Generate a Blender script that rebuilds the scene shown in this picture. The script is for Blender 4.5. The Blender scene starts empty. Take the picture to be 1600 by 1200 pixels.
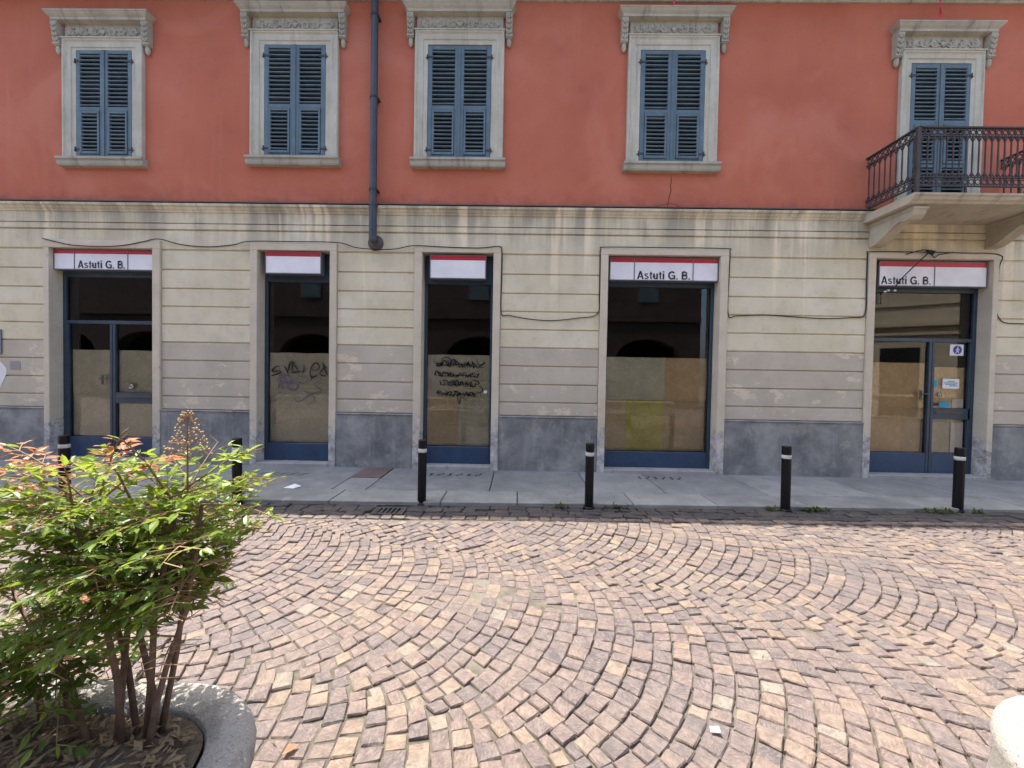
import bpy, math, random
from mathutils import Vector, Matrix, noise
R = math.radians
rnd = random.Random(7)
scene = bpy.context.scene
COL = scene.collection

# ------------------------------------------------------------------ camera
cd = bpy.data.cameras.new('camera'); cam = bpy.data.objects.new('camera', cd); COL.objects.link(cam)
cd.sensor_width = 36; cd.sensor_fit = 'HORIZONTAL'; cd.lens = 650 / 1600 * 36
cd.clip_start = .05; cd.clip_end = 400
yaw, pitch, roll = R(-.7776), R(-1.2201), R(.9949)
fw = Vector((math.sin(yaw)*math.cos(pitch), math.cos(yaw)*math.cos(pitch), math.sin(pitch)))
rt = Vector((math.cos(yaw), -math.sin(yaw), 0)); up = rt.cross(fw)
r2 = math.cos(roll)*rt + math.sin(roll)*up; u2 = -math.sin(roll)*rt + math.cos(roll)*up
CAM = Vector((0, -6.366, 1.5))
cam.matrix_world = Matrix(((r2.x, u2.x, -fw.x, CAM.x), (r2.y, u2.y, -fw.y, CAM.y), (r2.z, u2.z, -fw.z, CAM.z), (0, 0, 0, 1)))
scene.camera = cam

# ------------------------------------------------------------------ sky, sun, exposure
S = Vector((-1.6, 1.0, 4.7)).normalized()
w = bpy.data.worlds.new('World'); scene.world = w; w.use_nodes = True
nt = w.node_tree; bg = nt.nodes['Background']
sky = nt.nodes.new('ShaderNodeTexSky'); sky.sky_type = 'NISHITA'; sky.sun_disc = False
sky.sun_elevation = math.asin(S.z); sky.sun_rotation = math.atan2(S.x, S.y)
sky.air_density = .75; sky.dust_density = 3.5; sky.ozone_density = .6
nt.links.new(sky.outputs[0], bg.inputs[0]); bg.inputs[1].default_value = .15
sd = bpy.data.lights.new('sun', 'SUN'); sd.energy = 2.9; sd.angle = R(.53); sd.color = (1, .955, .88)
sun = bpy.data.objects.new('sun', sd); COL.objects.link(sun); sun.location = (-6, 6, 20)
sun.rotation_euler = S.to_track_quat('Z', 'Y').to_euler()
vs = scene.view_settings
vs.view_transform = 'Standard'; vs.look = 'None'; vs.gamma = 1; vs.use_curve_mapping = False
vs.exposure = 1.95

# ------------------------------------------------------------------ material helpers
class NB:
    def __init__(s, name):
        s.m = bpy.data.materials.new(name); s.m.use_nodes = True
        s.t = s.m.node_tree; s.n = s.t.nodes; s.p = s.n['Principled BSDF']; s.out = s.n['Material Output']
        s.geo = s.n.new('ShaderNodeNewGeometry'); s.pos = s.geo.outputs['Position']
    def lk(s, a, b): s.t.links.new(a, b)
    def inp(s, sock, v):
        if hasattr(v, 'is_linked') or isinstance(v, bpy.types.NodeSocket): s.lk(v, sock)
        elif isinstance(v, (tuple, list)) and len(v) == 3 and sock.type == 'RGBA': sock.default_value = (*v, 1)
        else: sock.default_value = v
    def scale(s, v, sc):
        n = s.n.new('ShaderNodeVectorMath'); n.operation = 'MULTIPLY'; s.lk(v, n.inputs[0]); n.inputs[1].default_value = sc; return n.outputs[0]
    def noise(s, sc=5, det=4, rough=.6, vec=None, dist=0):
        n = s.n.new('ShaderNodeTexNoise'); n.inputs['Scale'].default_value = sc; n.inputs['Detail'].default_value = det
        n.inputs['Roughness'].default_value = rough; n.inputs['Distortion'].default_value = dist
        s.lk(vec if vec is not None else s.pos, n.inputs['Vector']); return n.outputs['Fac']
    def voro(s, sc=5, vec=None, feat='F1'):
        n = s.n.new('ShaderNodeTexVoronoi'); n.feature = feat; n.inputs['Scale'].default_value = sc
        s.lk(vec if vec is not None else s.pos, n.inputs['Vector']); return n
    def step(s, f, a, b):
        n = s.n.new('ShaderNodeMapRange'); n.interpolation_type = 'SMOOTHSTEP'; s.lk(f, n.inputs[0])
        n.inputs[1].default_value = a; n.inputs[2].default_value = b; return n.outputs[0]
    def math(s, op, a, b=0.0):
        n = s.n.new('ShaderNodeMath'); n.operation = op; s.inp(n.inputs[0], a); s.inp(n.inputs[1], b); return n.outputs[0]
    def mix(s, f, a, b, mode='MIX'):
        n = s.n.new('ShaderNodeMix'); n.data_type = 'RGBA'; n.blend_type = mode
        s.inp(n.inputs[0], f); s.inp(n.inputs[6], a); s.inp(n.inputs[7], b); return n.outputs[2]
    def xyz(s, v=None):
        n = s.n.new('ShaderNodeSeparateXYZ'); s.lk(v if v is not None else s.pos, n.inputs[0]); return n.outputs
    def attr(s, name):
        n = s.n.new('ShaderNodeAttribute'); n.attribute_name = name; return n
    def ramp(s, f, stops):
        n = s.n.new('ShaderNodeValToRGB'); s.lk(f, n.inputs[0]); e = n.color_ramp.elements
        while len(e) < len(stops): e.new(.5)
        for el, (p, c) in zip(e, stops): el.position = p; el.color = (*c, 1)
        return n.outputs[0]
    def fin(s, col, rough=.8, bump=None, bs=.3, bd=.01, spec=.4, metal=0):
        s.inp(s.p.inputs['Base Color'], col); s.inp(s.p.inputs['Roughness'], rough)
        s.p.inputs['Specular IOR Level'].default_value = spec; s.p.inputs['Metallic'].default_value = metal
        if bump is not None:
            b = s.n.new('ShaderNodeBump'); b.inputs['Strength'].default_value = bs; b.inputs['Distance'].default_value = bd
            s.lk(bump, b.inputs['Height']); s.lk(b.outputs[0], s.p.inputs['Normal'])
        return s.m

def simple(name, c, rough=.7, var=.25, sc=6, bump=.2, bd=.004, spec=.4, metal=0, bsc=60):
    b = NB(name); d = tuple(x*(1-var) for x in c); l = tuple(min(1, x*(1+var)) for x in c)
    col = b.ramp(b.noise(sc, 5, .65), [(.3, d), (.7, l)])
    return b.fin(col, rough, b.noise(bsc, 4, .6), bump, bd, spec, metal)

M = {}
def wall_cream():
    b = NB('cream_plaster'); x, y, z = b.xyz()
    cream = b.ramp(b.noise(1.3, 5, .6), [(.3, (.55, .505, .345)), (.5, (.625, .575, .415)), (.72, (.685, .645, .505))])
    grey = b.ramp(b.noise(1.7, 5, .6), [(.3, (.44, .395, .31)), (.7, (.54, .49, .39))])
    low = b.math('SUBTRACT', 1.0, b.step(z, 1.918, 1.922))
    patch = b.step(b.noise(2.1, 6, .72, b.scale(b.pos, (.8, 1, 1.3))), .575, .60)
    greyp = b.mix(patch, grey, (.64, .55, .42))
    col = b.mix(low, cream, greyp)
    # rain streaks under the string course
    st = b.math('ADD', b.math('MULTIPLY', b.noise(1.0, 5, .72, b.scale(b.pos, (3.6, 1, .16))), .6), b.math('MULTIPLY', b.noise(1.1, 3, .6), .4))
    hi = b.math('ADD', b.math('MULTIPLY', b.step(z, 3.2, 4.0), .8), b.math('MULTIPLY', b.step(z, 2.4, 3.4), .2))
    dark = b.math('MULTIPLY', b.step(st, .43, .57), hi)
    col = b.mix(b.math('MULTIPLY', dark, .75), col, (.25, .23, .18))
    bs = b.math('MULTIPLY', b.step(b.noise(1.0, 4, .65, b.scale(b.pos, (1.5, 1, .5))), .48, .64), b.step(z, 3.3, 3.9))
    col = b.mix(b.math('MULTIPLY', bs, .5), col, (.29, .265, .205))
    st2 = b.noise(1.0, 3, .6, b.scale(b.pos, (3.1, 1, .12)))
    hi2 = b.step(z, 1.9, 3.4)
    col = b.mix(b.math('MULTIPLY', b.math('MULTIPLY', b.step(st2, .60, .66), hi2), .65), col, (.80, .70, .50))
    # chipped plaster just above the stone base
    ch = b.math('MULTIPLY', b.step(b.noise(4.5, 6, .75, b.scale(b.pos, (1, 1, 2.2))), .60, .62), b.math('SUBTRACT', 1.0, b.step(z, 1.0, 1.16)))
    col = b.mix(ch, col, (.62, .60, .56))
    gr = b.step(b.noise(9, 6, .7), .56, .75)
    col = b.mix(b.math('MULTIPLY', gr, .40), col, (.27, .235, .175))
    md = b.step(b.noise(3.1, 6, .72), .46, .70)
    col = b.mix(b.math('MULTIPLY', md, .30), col, (.36, .315, .225))
    h = b.math('ADD', b.noise(45, 5, .65), b.math('MULTIPLY', ch, -.8))
    return b.fin(col, .9, h, .35, .006, .2)
def wall_red():
    b = NB('red_plaster'); x, y, z = b.xyz()
    col = b.ramp(b.noise(.8, 6, .62), [(.28, (.385, .118, .072)), (.5, (.45, .143, .086)), (.74, (.50, .172, .108))])
    blot = b.step(b.noise(3.2, 7, .75), .52, .72)
    col = b.mix(b.math('MULTIPLY', blot, .42), col, (.33, .11, .075))
    pt = b.step(b.noise(.55, 5, .6, None, .8), .50, .68)
    col = b.mix(b.math('MULTIPLY', pt, .30), col, (.56, .24, .165))
    st = b.noise(1.0, 4, .7, b.scale(b.pos, (4, 1, .25)))
    col = b.mix(b.math('MULTIPLY', b.step(st, .55, .75), .25), col, (.55, .22, .16))
    lo = b.math('MULTIPLY', b.math('SUBTRACT', 1.0, b.step(z, 4.04, 4.35)), b.step(b.noise(6, 5, .7), .40, .7))
    col = b.mix(b.math('MULTIPLY', lo, .6), col, (.22, .085, .07))
    sp = b.step(b.noise(60, 2, .5), .74, .78)
    col = b.mix(b.math('MULTIPLY', sp, .4), col, (.62, .36, .28))
    return b.fin(col, .92, b.noise(30, 6, .7), .4, .006, .2)
def stone_trim(name, lo, hi, grime=.5):
    b = NB(name); x, y, z = b.xyz()
    col = b.ramp(b.noise(2.5, 6, .65), [(.3, lo), (.7, hi)])
    st = b.noise(1, 5, .7, b.scale(b.pos, (9, 3, .8)))
    col = b.mix(b.math('MULTIPLY', b.step(st, .5, .72), grime), col, tuple(v*.42 for v in lo))
    bl = b.step(b.noise(12, 6, .75), .58, .66)
    col = b.mix(b.math('MULTIPLY', bl, .3), col, tuple(min(1, v*1.25) for v in hi))
    return b.fin(col, .88, b.noise(50, 6, .65), .35, .006, .25)
def planter_mat():
    b = NB('planter_concrete'); x, y, z = b.xyz()
    col = b.ramp(b.noise(3, 7, .7), [(.3, (.27, .255, .22)), (.7, (.40, .38, .34))])
    sp = b.noise(140, 3, .7); col = b.mix(b.math('MULTIPLY', b.step(sp, .52, .66), .5), col, (.15, .14, .125))
    col = b.mix(b.math('MULTIPLY', b.step(b.noise(170, 2, .6), .58, .68), .5), col, (.55, .53, .48))
    gm = b.step(b.noise(5, 7, .78, None, .5), .52, .66); col = b.mix(b.math('MULTIPLY', gm, .5), col, (.16, .15, .115))
    pores = b.step(b.voro(60).outputs['Distance'], .22, .12)
    h = b.math('ADD', b.noise(90, 6, .75), b.math('MULTIPLY', pores, -.6))
    return b.fin(col, .9, h, .8, .012, .2)
def casing_mat():
    b = NB('casing_plaster'); x, y, z = b.xyz()
    col = b.ramp(b.noise(2, 5, .65), [(.3, (.50, .44, .33)), (.7, (.61, .55, .43))])
    lo = b.math('SUBTRACT', 1.0, b.step(z, .2, 1.05))
    w_ = b.step(b.math('ADD', b.noise(5, 7, .78), b.math('MULTIPLY', lo, .28)), .62, .68)
    col = b.mix(w_, col, b.ramp(b.noise(9, 5, .7), [(.35, (.22, .205, .185)), (.65, (.60, .585, .56))]))
    col = b.mix(b.math('MULTIPLY', b.step(b.noise(14, 6, .7), .55, .75), .3), col, (.2, .18, .15))
    return b.fin(col, .9, b.math('ADD', b.noise(40, 6, .7), b.math('MULTIPLY', w_, -.5)), .4, .006, .2)
def dado_mat():
    b = NB('grey_base_stone')
    col = b.ramp(b.noise(2.2, 7, .68), [(.34, (.115, .12, .12)), (.5, (.20, .204, .198)), (.66, (.31, .31, .29))])
    st = b.noise(1, 5, .75, b.scale(b.pos, (12, 3, 1.1)))
    col = b.mix(b.math('MULTIPLY', b.step(st, .52, .7), .45), col, (.34, .33, .30))
    br = b.step(b.noise(3.3, 5, .7), .55, .75)
    col = b.mix(b.math('MULTIPLY', br, .55), col, (.17, .13, .085))
    wp = b.step(b.noise(3.9, 7, .78, None, .6), .54, .66)
    col = b.mix(b.math('MULTIPLY', wp, .45), col, (.42, .40, .36))
    sp = b.noise(120, 2, .6)
    col = b.mix(b.math('MULTIPLY', b.step(sp, .55, .7), .3), col, (.36, .36, .35))
    return b.fin(col, .72, b.noise(70, 5, .7), .3, .004, .35)
def slab_mat():
    b = NB('pavement_stone'); r = b.n.new('ShaderNodeObjectInfo').outputs['Random']
    col = b.ramp(b.noise(2.4, 7, .7), [(.34, (.12, .128, .126)), (.5, (.20, .208, .203)), (.66, (.30, .306, .292))])
    col = b.mix(.5, col, b.ramp(r, [(0, (.15, .158, .155)), (1, (.27, .275, .26))]))
    st = b.step(b.noise(5, 7, .75), .56, .7)
    col = b.mix(b.math('MULTIPLY', st, .55), col, (.085, .085, .082))
    lt = b.step(b.noise(3.4, 7, .75, None, .8), .58, .70)
    col = b.mix(b.math('MULTIPLY', lt, .4), col, (.36, .36, .335))
    spots = b.step(b.voro(7).outputs['Distance'], .10, .07)
    col = b.mix(b.math('MULTIPLY', spots, .55), col, (.08, .08, .085))
    return b.fin(col, .7, b.noise(60, 6, .7), .45, .005, .35)
def cobble_mat(name='porphyry', k=1.0, g=0.0):
    b = NB(name); a = b.attr('tone'); T = a.outputs['Fac']
    sc_ = lambda c: tuple(((1-g)*v+g*(sum(c)/3))*k*h for v, h in zip(c, (.745, .75, .75)))
    base = b.ramp(T, [(0, sc_((.125, .105, .108))), (.2, sc_((.165, .132, .128))), (.45, sc_((.21, .155, .138))), (.68, sc_((.27, .195, .15))), (.86, sc_((.34, .25, .165))), (1, sc_((.31, .27, .215)))])
    e = b.n.new('ShaderNodeCombineXYZ'); b.lk(T, e.inputs[0]); b.lk(T, e.inputs[2])
    off = b.n.new('ShaderNodeVectorMath'); off.operation = 'MULTIPLY_ADD'; b.lk(e.outputs[0], off.inputs[0]); off.inputs[1].default_value = (37, 0, 91); b.lk(b.pos, off.inputs[2])
    ro = b.n.new('ShaderNodeVectorRotate'); ro.rotation_type = 'Z_AXIS'; b.lk(off.outputs[0], ro.inputs['Vector']); b.lk(b.math('MULTIPLY', T, 40.0), ro.inputs['Angle'])
    V_ = ro.outputs[0]
    ns = b.noise(20, 6, .72, V_, .5)
    col = b.mix(b.step(ns, .36, .68), b.mix(.45, base, sc_((.085, .07, .07))), b.mix(.25, base, sc_((.38, .30, .235))))
    gr = b.noise(38, 5, .75, b.scale(V_, (1, 3.2, 1)), .3)
    col = b.mix(b.math('MULTIPLY', b.step(gr, .5, .66), .55), col, sc_((.36, .29, .24)))
    col = b.mix(b.math('MULTIPLY', b.step(gr, .48, .34), .5), col, sc_((.09, .072, .07)))
    big = b.step(b.noise(.8, 4, .6), .46, .66)
    col = b.mix(b.math('MULTIPLY', big, .25), col, sc_((.15, .135, .13)))
    stn = b.step(b.voro(2.3).outputs['Distance'], .10, .06)
    col = b.mix(b.math('MULTIPLY', stn, .5), col, sc_((.07, .065, .065)))
    return b.fin(col, .66, b.math('ADD', b.math('MULTIPLY', gr, 1.0), b.math('MULTIPLY', ns, 1.0)), .75, .009, .3)
def joint_mat():
    b = NB('joint_sand')
    col = b.ramp(b.noise(9, 7, .75), [(.3, (.075, .066, .055)), (.5, (.13, .115, .09)), (.72, (.22, .195, .15))])
    col = b.mix(b.step(b.noise(1.6, 5, .6), .5, .62), col, b.mix(.5, col, (.24, .215, .18)))
    gr = b.math('MULTIPLY', b.step(b.noise(2.3, 5, .7), .58, .68), b.step(b.noise(70, 3, .6), .5, .6))
    col = b.mix(gr, col, (.10, .12, .04))
    return b.fin(col, .95, b.noise(160, 5, .8), .9, .012, .15)
def road_mat():
    b = NB('road_sheet')
    v = b.voro(8.5); e = b.voro(8.5, feat='DISTANCE_TO_EDGE')
    col = b.ramp(v.outputs['Color'], [(.1, (.13, .11, .105)), (.5, (.19, .145, .125)), (.9, (.24, .18, .14))])
    col = b.mix(b.step(e.outputs['Distance'], .05, .02), col, (.13, .115, .10))
    return b.fin(col, .8, e.outputs['Distance'], .5, .02, .3)
def glass_mat(name, tint=(.975, .99, .98)):
    b = NB(name); b.n.remove(b.p)
    fr = b.n.new('ShaderNodeFresnel'); fr.inputs[0].default_value = 1.66
    tr = b.n.new('ShaderNodeBsdfTransparent'); tr.inputs[0].default_value = (*tint, 1)
    gl = b.n.new('ShaderNodeBsdfGlossy'); gl.inputs['Roughness'].default_value = .012
    bp = b.n.new('ShaderNodeBump'); bp.inputs['Strength'].default_value = .02; bp.inputs['Distance'].default_value = .02
    b.lk(b.noise(1.3, 1, .5), bp.inputs['Height']); b.lk(bp.outputs[0], gl.inputs['Normal'])
    mx = b.n.new('ShaderNodeMixShader'); b.lk(fr.outputs[0], mx.inputs[0]); b.lk(tr.outputs[0], mx.inputs[1]); b.lk(gl.outputs[0], mx.inputs[2])
    b.lk(mx.outputs[0], b.out.inputs['Surface']); return b.m
def leaf_mat(name, lo, hi, trans=.45):
    b = NB(name)
    col = b.ramp(b.noise(28, 3, .6), [(.3, lo), (.7, hi)])
    b.fin(col, .38, None, spec=.45)
    tl = b.n.new('ShaderNodeBsdfTranslucent'); c2 = b.mix(.35, col, (.42, .50, .06)) if lo[1] > lo[0] else b.mix(.3, col, (.8, .3, .1)); b.lk(c2, tl.inputs[0])
    mx = b.n.new('ShaderNodeMixShader'); mx.inputs[0].default_value = trans
    b.lk(b.p.outputs[0], mx.inputs[1]); b.lk(tl.outputs[0], mx.inputs[2]); b.lk(mx.outputs[0], b.out.inputs['Surface']); return b.m
def paper_mat(name, lo, hi):
    b = NB(name)
    col = b.ramp(b.noise(3, 5, .6), [(.3, lo), (.7, hi)])
    col = b.mix(b.math('MULTIPLY', b.step(b.noise(11, 6, .7, None, 1.5), .52, .6), .22), col, tuple(v*1.5 for v in hi))
    return b.fin(col, .6, b.noise(7, 6, .6, None, 1.4), .9, .05, .4)
def paint_mat(name, c, rough=.45, wear=.25):
    b = NB(name)
    col = b.ramp(b.noise(4, 6, .7), [(.3, tuple(v*.75 for v in c)), (.7, tuple(v*1.2 for v in c))])
    dust = b.step(b.noise(14, 6, .75, b.scale(b.pos, (1, 1, .35))), .54, .72)
    col = b.mix(b.math('MULTIPLY', dust, wear), col, tuple(min(1, v*1.9+.012) for v in c))
    return b.fin(col, rough, b.noise(45, 4, .6), .15, .003, .45)

M['cream'] = wall_cream(); M['red'] = wall_red(); M['casing'] = casing_mat(); M['dado'] = dado_mat(); M['slab'] = slab_mat()
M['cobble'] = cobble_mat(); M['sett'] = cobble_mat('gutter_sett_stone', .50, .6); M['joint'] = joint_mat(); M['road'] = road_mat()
M['trim'] = stone_trim('window_stone', (.39, .375, .295), (.54, .525, .425), .45)
M['corn'] = stone_trim('cornice_stone', (.31, .30, .24), (.45, .435, .355), .65)
M['balc'] = stone_trim('balcony_stone', (.36, .32, .24), (.50, .46, .36), .6)
M['step'] = stone_trim('threshold_stone', (.26, .255, .24), (.38, .37, .34), .5)
M['concrete'] = planter_mat()
M['shutter'] = paint_mat('shutter_paint', (.090, .140, .165), .55, .3)
M['frame'] = paint_mat('shopfront_paint', (.030, .052, .075), .42, .25)
M['kick'] = paint_mat('kick_panel_paint', (.028, .058, .115), .38, .2)
M['iron'] = paint_mat('wrought_iron', (.040, .036, .036), .6, .3)
M['pipe'] = paint_mat('downpipe_paint', (.045, .053, .068), .45, .3)
M['black'] = paint_mat('bollard_paint', (.0045, .005, .0065), .45, .10); M['black'].node_tree.nodes['Principled BSDF'].inputs['Specular IOR Level'].default_value = .22
M['castiron'] = paint_mat('drip_shadow_dark', (.07, .065, .062), .6, .4)
M['rust'] = paint_mat('rusty_cover', (.15, .11, .095), .75, .4)
M['band'] = simple('reflective_band', (.48, .48, .45), .4, .12, 20)
M['dark'] = simple('dark_void', (.012, .012, .013), .9, .2)
M['inter'] = simple('shop_interior', (.05, .042, .036), .9, .3, 1)
M['signw'] = simple('sign_white', (.72, .72, .735), .35, .09, 3, .04)
M['signr'] = simple('sign_red', (.42, .018, .03), .35, .12, 5, .02)
M['signf'] = simple('sign_frame', (.12, .13, .14), .45, .2)
M['ink'] = simple('black_ink', (.012, .012, .014), .5, .1)
M['purple'] = simple('purple_ink', (.10, .07, .16), .5, .1)
M['greyink'] = simple('faded_ink', (.09, .10, .10), .5, .1)
M['cable'] = simple('cable_rubber', (.010, .010, .010), .6, .2)
M['glass'] = glass_mat('shop_glass')
M['kraft'] = paper_mat('kraft_paper', (.65, .50, .29), (.79, .63, .39))
M['kraft2'] = paper_mat('brown_paper', (.57, .46, .29), (.71, .58, .38))
M['grypap'] = paper_mat('grey_green_paper', (.64, .64, .50), (.78, .77, .62))
M['yelpap'] = paper_mat('yellow_paper', (.57, .53, .12), (.70, .66, .19))
M['palepap'] = paper_mat('pale_paper', (.55, .55, .46), (.68, .67, .56))
M['white'] = simple('white_card', (.72, .72, .72), .6, .06)
M['blue'] = simple('sign_blue', (.03, .06, .28), .5, .1)
M['teal'] = simple('teal_card', (.03, .27, .38), .5, .15)
M['stem'] = simple('cane_bark', (.13, .085, .06), .85, .4, 30, .5, .004)
M['twig'] = simple('leaf_stalk', (.20, .12, .06), .7, .3, 20)
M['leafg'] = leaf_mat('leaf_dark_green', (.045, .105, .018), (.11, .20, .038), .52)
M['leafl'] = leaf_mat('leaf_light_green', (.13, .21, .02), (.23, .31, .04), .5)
M['leafo'] = leaf_mat('leaf_new_orange', (.36, .17, .09), (.50, .29, .17), .45)
M['flower'] = simple('flower_buds', (.36, .24, .13), .7, .4, 40)
M['soil'] = simple('planter_soil', (.10, .075, .05), .95, .5, 14, .8, .02)
M['dry'] = simple('dry_leaves', (.17, .12, .065), .85, .5, 25)
M['weed'] = leaf_mat('weed_leaf', (.03, .05, .015), (.07, .10, .03), .3)
M['tinsel'] = simple('red_ribbon', (.55, .03, .09), .3, .3, 40)
M['oppb'] = simple('opposite_brown_plaster', (.075, .055, .05), .9, .25, 1)
M['oppc'] = simple('opposite_cream_plaster', (.55, .48, .34), .9, .15, 1)
M['roof'] = simple('roof_tile', (.28, .13, .08), .9, .3, 3)

# ------------------------------------------------------------------ mesh helpers
class MB:
    def __init__(s): s.v = []; s.f = []; s.t = []
    def add(s, vs_, fs, tone=None):
        o = len(s.v); s.v += [tuple(p) for p in vs_]; s.f += [tuple(i+o for i in f) for f in fs]
        if tone is not None: s.t += [tone]*len(fs)
        return s
    def box(s, x0, x1, y0, y1, z0, z1):
        return s.add([(x0,y0,z0),(x1,y0,z0),(x1,y1,z0),(x0,y1,z0),(x0,y0,z1),(x1,y0,z1),(x1,y1,z1),(x0,y1,z1)],
                     [(3,2,1,0),(4,5,6,7),(0,1,5,4),(1,2,6,5),(2,3,7,6),(3,0,4,7)])
    def cbox(s, x0, x1, y0, y1, z0, z1, c=.008):
        X=(x0,x1);Y=(y0,y1);Z=(z0,z1); idx={}; vs_=[]
        for i in (0,1):
            for j in (0,1):
                for k in (0,1):
                    sx,sy,sz=1-2*i,1-2*j,1-2*k
                    for a in range(3):
                        p=[X[i]+sx*c,Y[j]+sy*c,Z[k]+sz*c]; p[a]=(X[i],Y[j],Z[k])[a]; idx[i,j,k,a]=len(vs_); vs_.append(p)
        fs=[]
        def face(l):
            fs.append(tuple(l))
        for a in range(3):
            b,d=(a+1)%3,(a+2)%3
            for e in (0,1):
                q=[]
                for (m,n) in ((0,0),(1,0),(1,1),(0,1)):
                    ii=[0,0,0]; ii[a]=e; ii[b]=m; ii[d]=n; q.append(idx[ii[0],ii[1],ii[2],a])
                face(q if e else q[::-1])
            for m in (0,1):
                for n in (0,1):
                    lo=[0,0,0];hi=[0,0,0]; lo[b]=hi[b]=m; lo[d]=hi[d]=n; lo[a]=0; hi[a]=1
                    q=[idx[(*lo,b)],idx[(*hi,b)],idx[(*hi,d)],idx[(*lo,d)]]
                    face(q if (m!=n) else q[::-1]) if True else None
        for i in (0,1):
            for j in (0,1):
                for k in (0,1):
                    q=[idx[i,j,k,0],idx[i,j,k,1],idx[i,j,k,2]]; face(q if (i+j+k)%2 else q[::-1])
        return s.add(vs_,fs)
    def quad(s, a, b, c, d): return s.add([a,b,c,d],[(0,1,2,3)])
    def prismx(s, prof, x0, x1):       # prof: list of (y,z), extruded along x
        n=len(prof); vs_=[(x0,y,z) for y,z in prof]+[(x1,y,z) for y,z in prof]
        fs=[(i,(i+1)%n,(i+1)%n+n,i+n) for i in range(n)]+[tuple(range(n))[::-1],tuple(range(n,2*n))]
        return s.add(vs_,fs)
    def tube(s, pts, r, n=8, cap=True):
        pts=[Vector(p) for p in pts]; rr=r if isinstance(r,(list,tuple)) else [r]*len(pts)
        vs_=[];fs=[]; pu=None
        for i,p in enumerate(pts):
            t=(pts[min(i+1,len(pts)-1)]-pts[max(i-1,0)]).normalized()
            if pu is None:
                pu=t.orthogonal().normalized()
            else:
                pu=(pu-t*pu.dot(t)); pu=pu.normalized() if pu.length>1e-6 else t.orthogonal().normalized()
            q=t.cross(pu)
            for k in range(n):
                a=2*math.pi*k/n; vs_.append(p+(pu*math.cos(a)+q*math.sin(a))*rr[i])
        for i in range(len(pts)-1):
            for k in range(n):
                fs.append((i*n+k,i*n+(k+1)%n,(i+1)*n+(k+1)%n,(i+1)*n+k))
        if cap: fs+= [tuple(range(n))[::-1], tuple((len(pts)-1)*n+k for k in range(n))]
        return s.add(vs_,fs)
    def lathe(s, prof, c=(0,0,0), n=16, axis='z'):     # prof: (r,h)
        vs_=[];fs=[]
        for r,h in prof:
            for k in range(n):
                a=2*math.pi*k/n; x,y=r*math.cos(a),r*math.sin(a)
                p=(x,y,h) if axis=='z' else (x,-h,y)
                vs_.append((c[0]+p[0],c[1]+p[1],c[2]+p[2]))
        m=len(prof)
        for i in range(m-1):
            for k in range(n): fs.append((i*n+k,i*n+(k+1)%n,(i+1)*n+(k+1)%n,(i+1)*n+k))
        fs+=[tuple(range(n))[::-1],tuple((m-1)*n+k for k in range(n))]
        return s.add(vs_,fs)
    def torus(s, c, R_, r, n=14, m=6, sx=1, sz=1):      # ring in the XZ plane
        vs_=[];fs=[]
        for i in range(n):
            a=2*math.pi*i/n
            for j in range(m):
                b=2*math.pi*j/m; q=R_+r*math.cos(b)
                vs_.append((c[0]+q*math.cos(a)*sx,c[1]+r*math.sin(b),c[2]+q*math.sin(a)*sz))
        for i in range(n):
            for j in range(m): fs.append((i*m+j,((i+1)%n)*m+j,((i+1)%n)*m+(j+1)%m,i*m+(j+1)%m))
        return s.add(vs_,fs)
    def blob(s, c, rx, ry, rz, n=8, m=5):
        vs_=[];fs=[]
        for i in range(m+1):
            t=math.pi*i/m
            for k in range(n):
                a=2*math.pi*k/n; vs_.append((c[0]+rx*math.sin(t)*math.cos(a),c[1]+ry*math.sin(t)*math.sin(a),c[2]+rz*math.cos(t)))
        for i in range(m):
            for k in range(n): fs.append((i*n+k,(i+1)*n+k,(i+1)*n+(k+1)%n,i*n+(k+1)%n))
        return s.add(vs_,fs)
    def ribbon(s, pts, wd, y):         # flat stroke in a plane y = const, pts (x,z)
        P=[Vector((p[0],p[1])) for p in pts]; vs_=[];fs=[]
        for i,p in enumerate(P):
            t=(P[min(i+1,len(P)-1)]-P[max(i-1,0)]); t=t.normalized() if t.length>1e-9 else Vector((1,0)); nn=Vector((-t.y,t.x))
            k=wd*(.35+.65*math.sin(math.pi*(i+.5)/len(P)))/2
            vs_+=[(p.x+nn.x*k,y,p.y+nn.y*k),(p.x-nn.x*k,y,p.y-nn.y*k)]
        for i in range(len(P)-1): fs.append((2*i,2*i+1,2*i+3,2*i+2))
        return s.add(vs_,fs)
    def rectsweep(s, x0,x1,z0,z1, prof, openb=False):   # prof: (inset, y) loops round a rectangle
        n=len(prof); vs_=[];fs=[]
        for t,y in prof:
            zb=z0 if openb else z0+t
            vs_+=[(x0+t,y,zb),(x0+t,y,z1-t),(x1-t,y,z1-t),(x1-t,y,zb)]
        for i in range(n-1):
            for k in range(4):
                if openb and k==3: continue
                a,b=4*i+k,4*i+(k+1)%4; fs.append((a,b,b+4,a+4))
        return s.add(vs_,fs)
    def mesh(s, name, mat, smooth=False):
        me=bpy.data.meshes.new(name); me.from_pydata(s.v,[],s.f); me.materials.append(mat)
        if s.t and len(s.t)==len(s.f):
            a=me.attributes.new('tone','FLOAT','FACE'); a.data.foreach_set('value',s.t)
        if smooth: me.polygons.foreach_set('use_smooth',[True]*len(me.polygons))
        me.update(); return me
    def build(s, name, mat, parent=None, smooth=False, fixn=False):
        me=s.mesh(name,mat,smooth)
        if fixn:
            import bmesh
            bm=bmesh.new(); bm.from_mesh(me); bmesh.ops.recalc_face_normals(bm,faces=bm.faces); bm.to_mesh(me); bm.free()
        return link(name,me,parent)
def link(name, data, parent=None):
    o=bpy.data.objects.new(name,data); COL.objects.link(o)
    if parent is not None: o.parent=parent
    return o
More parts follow.
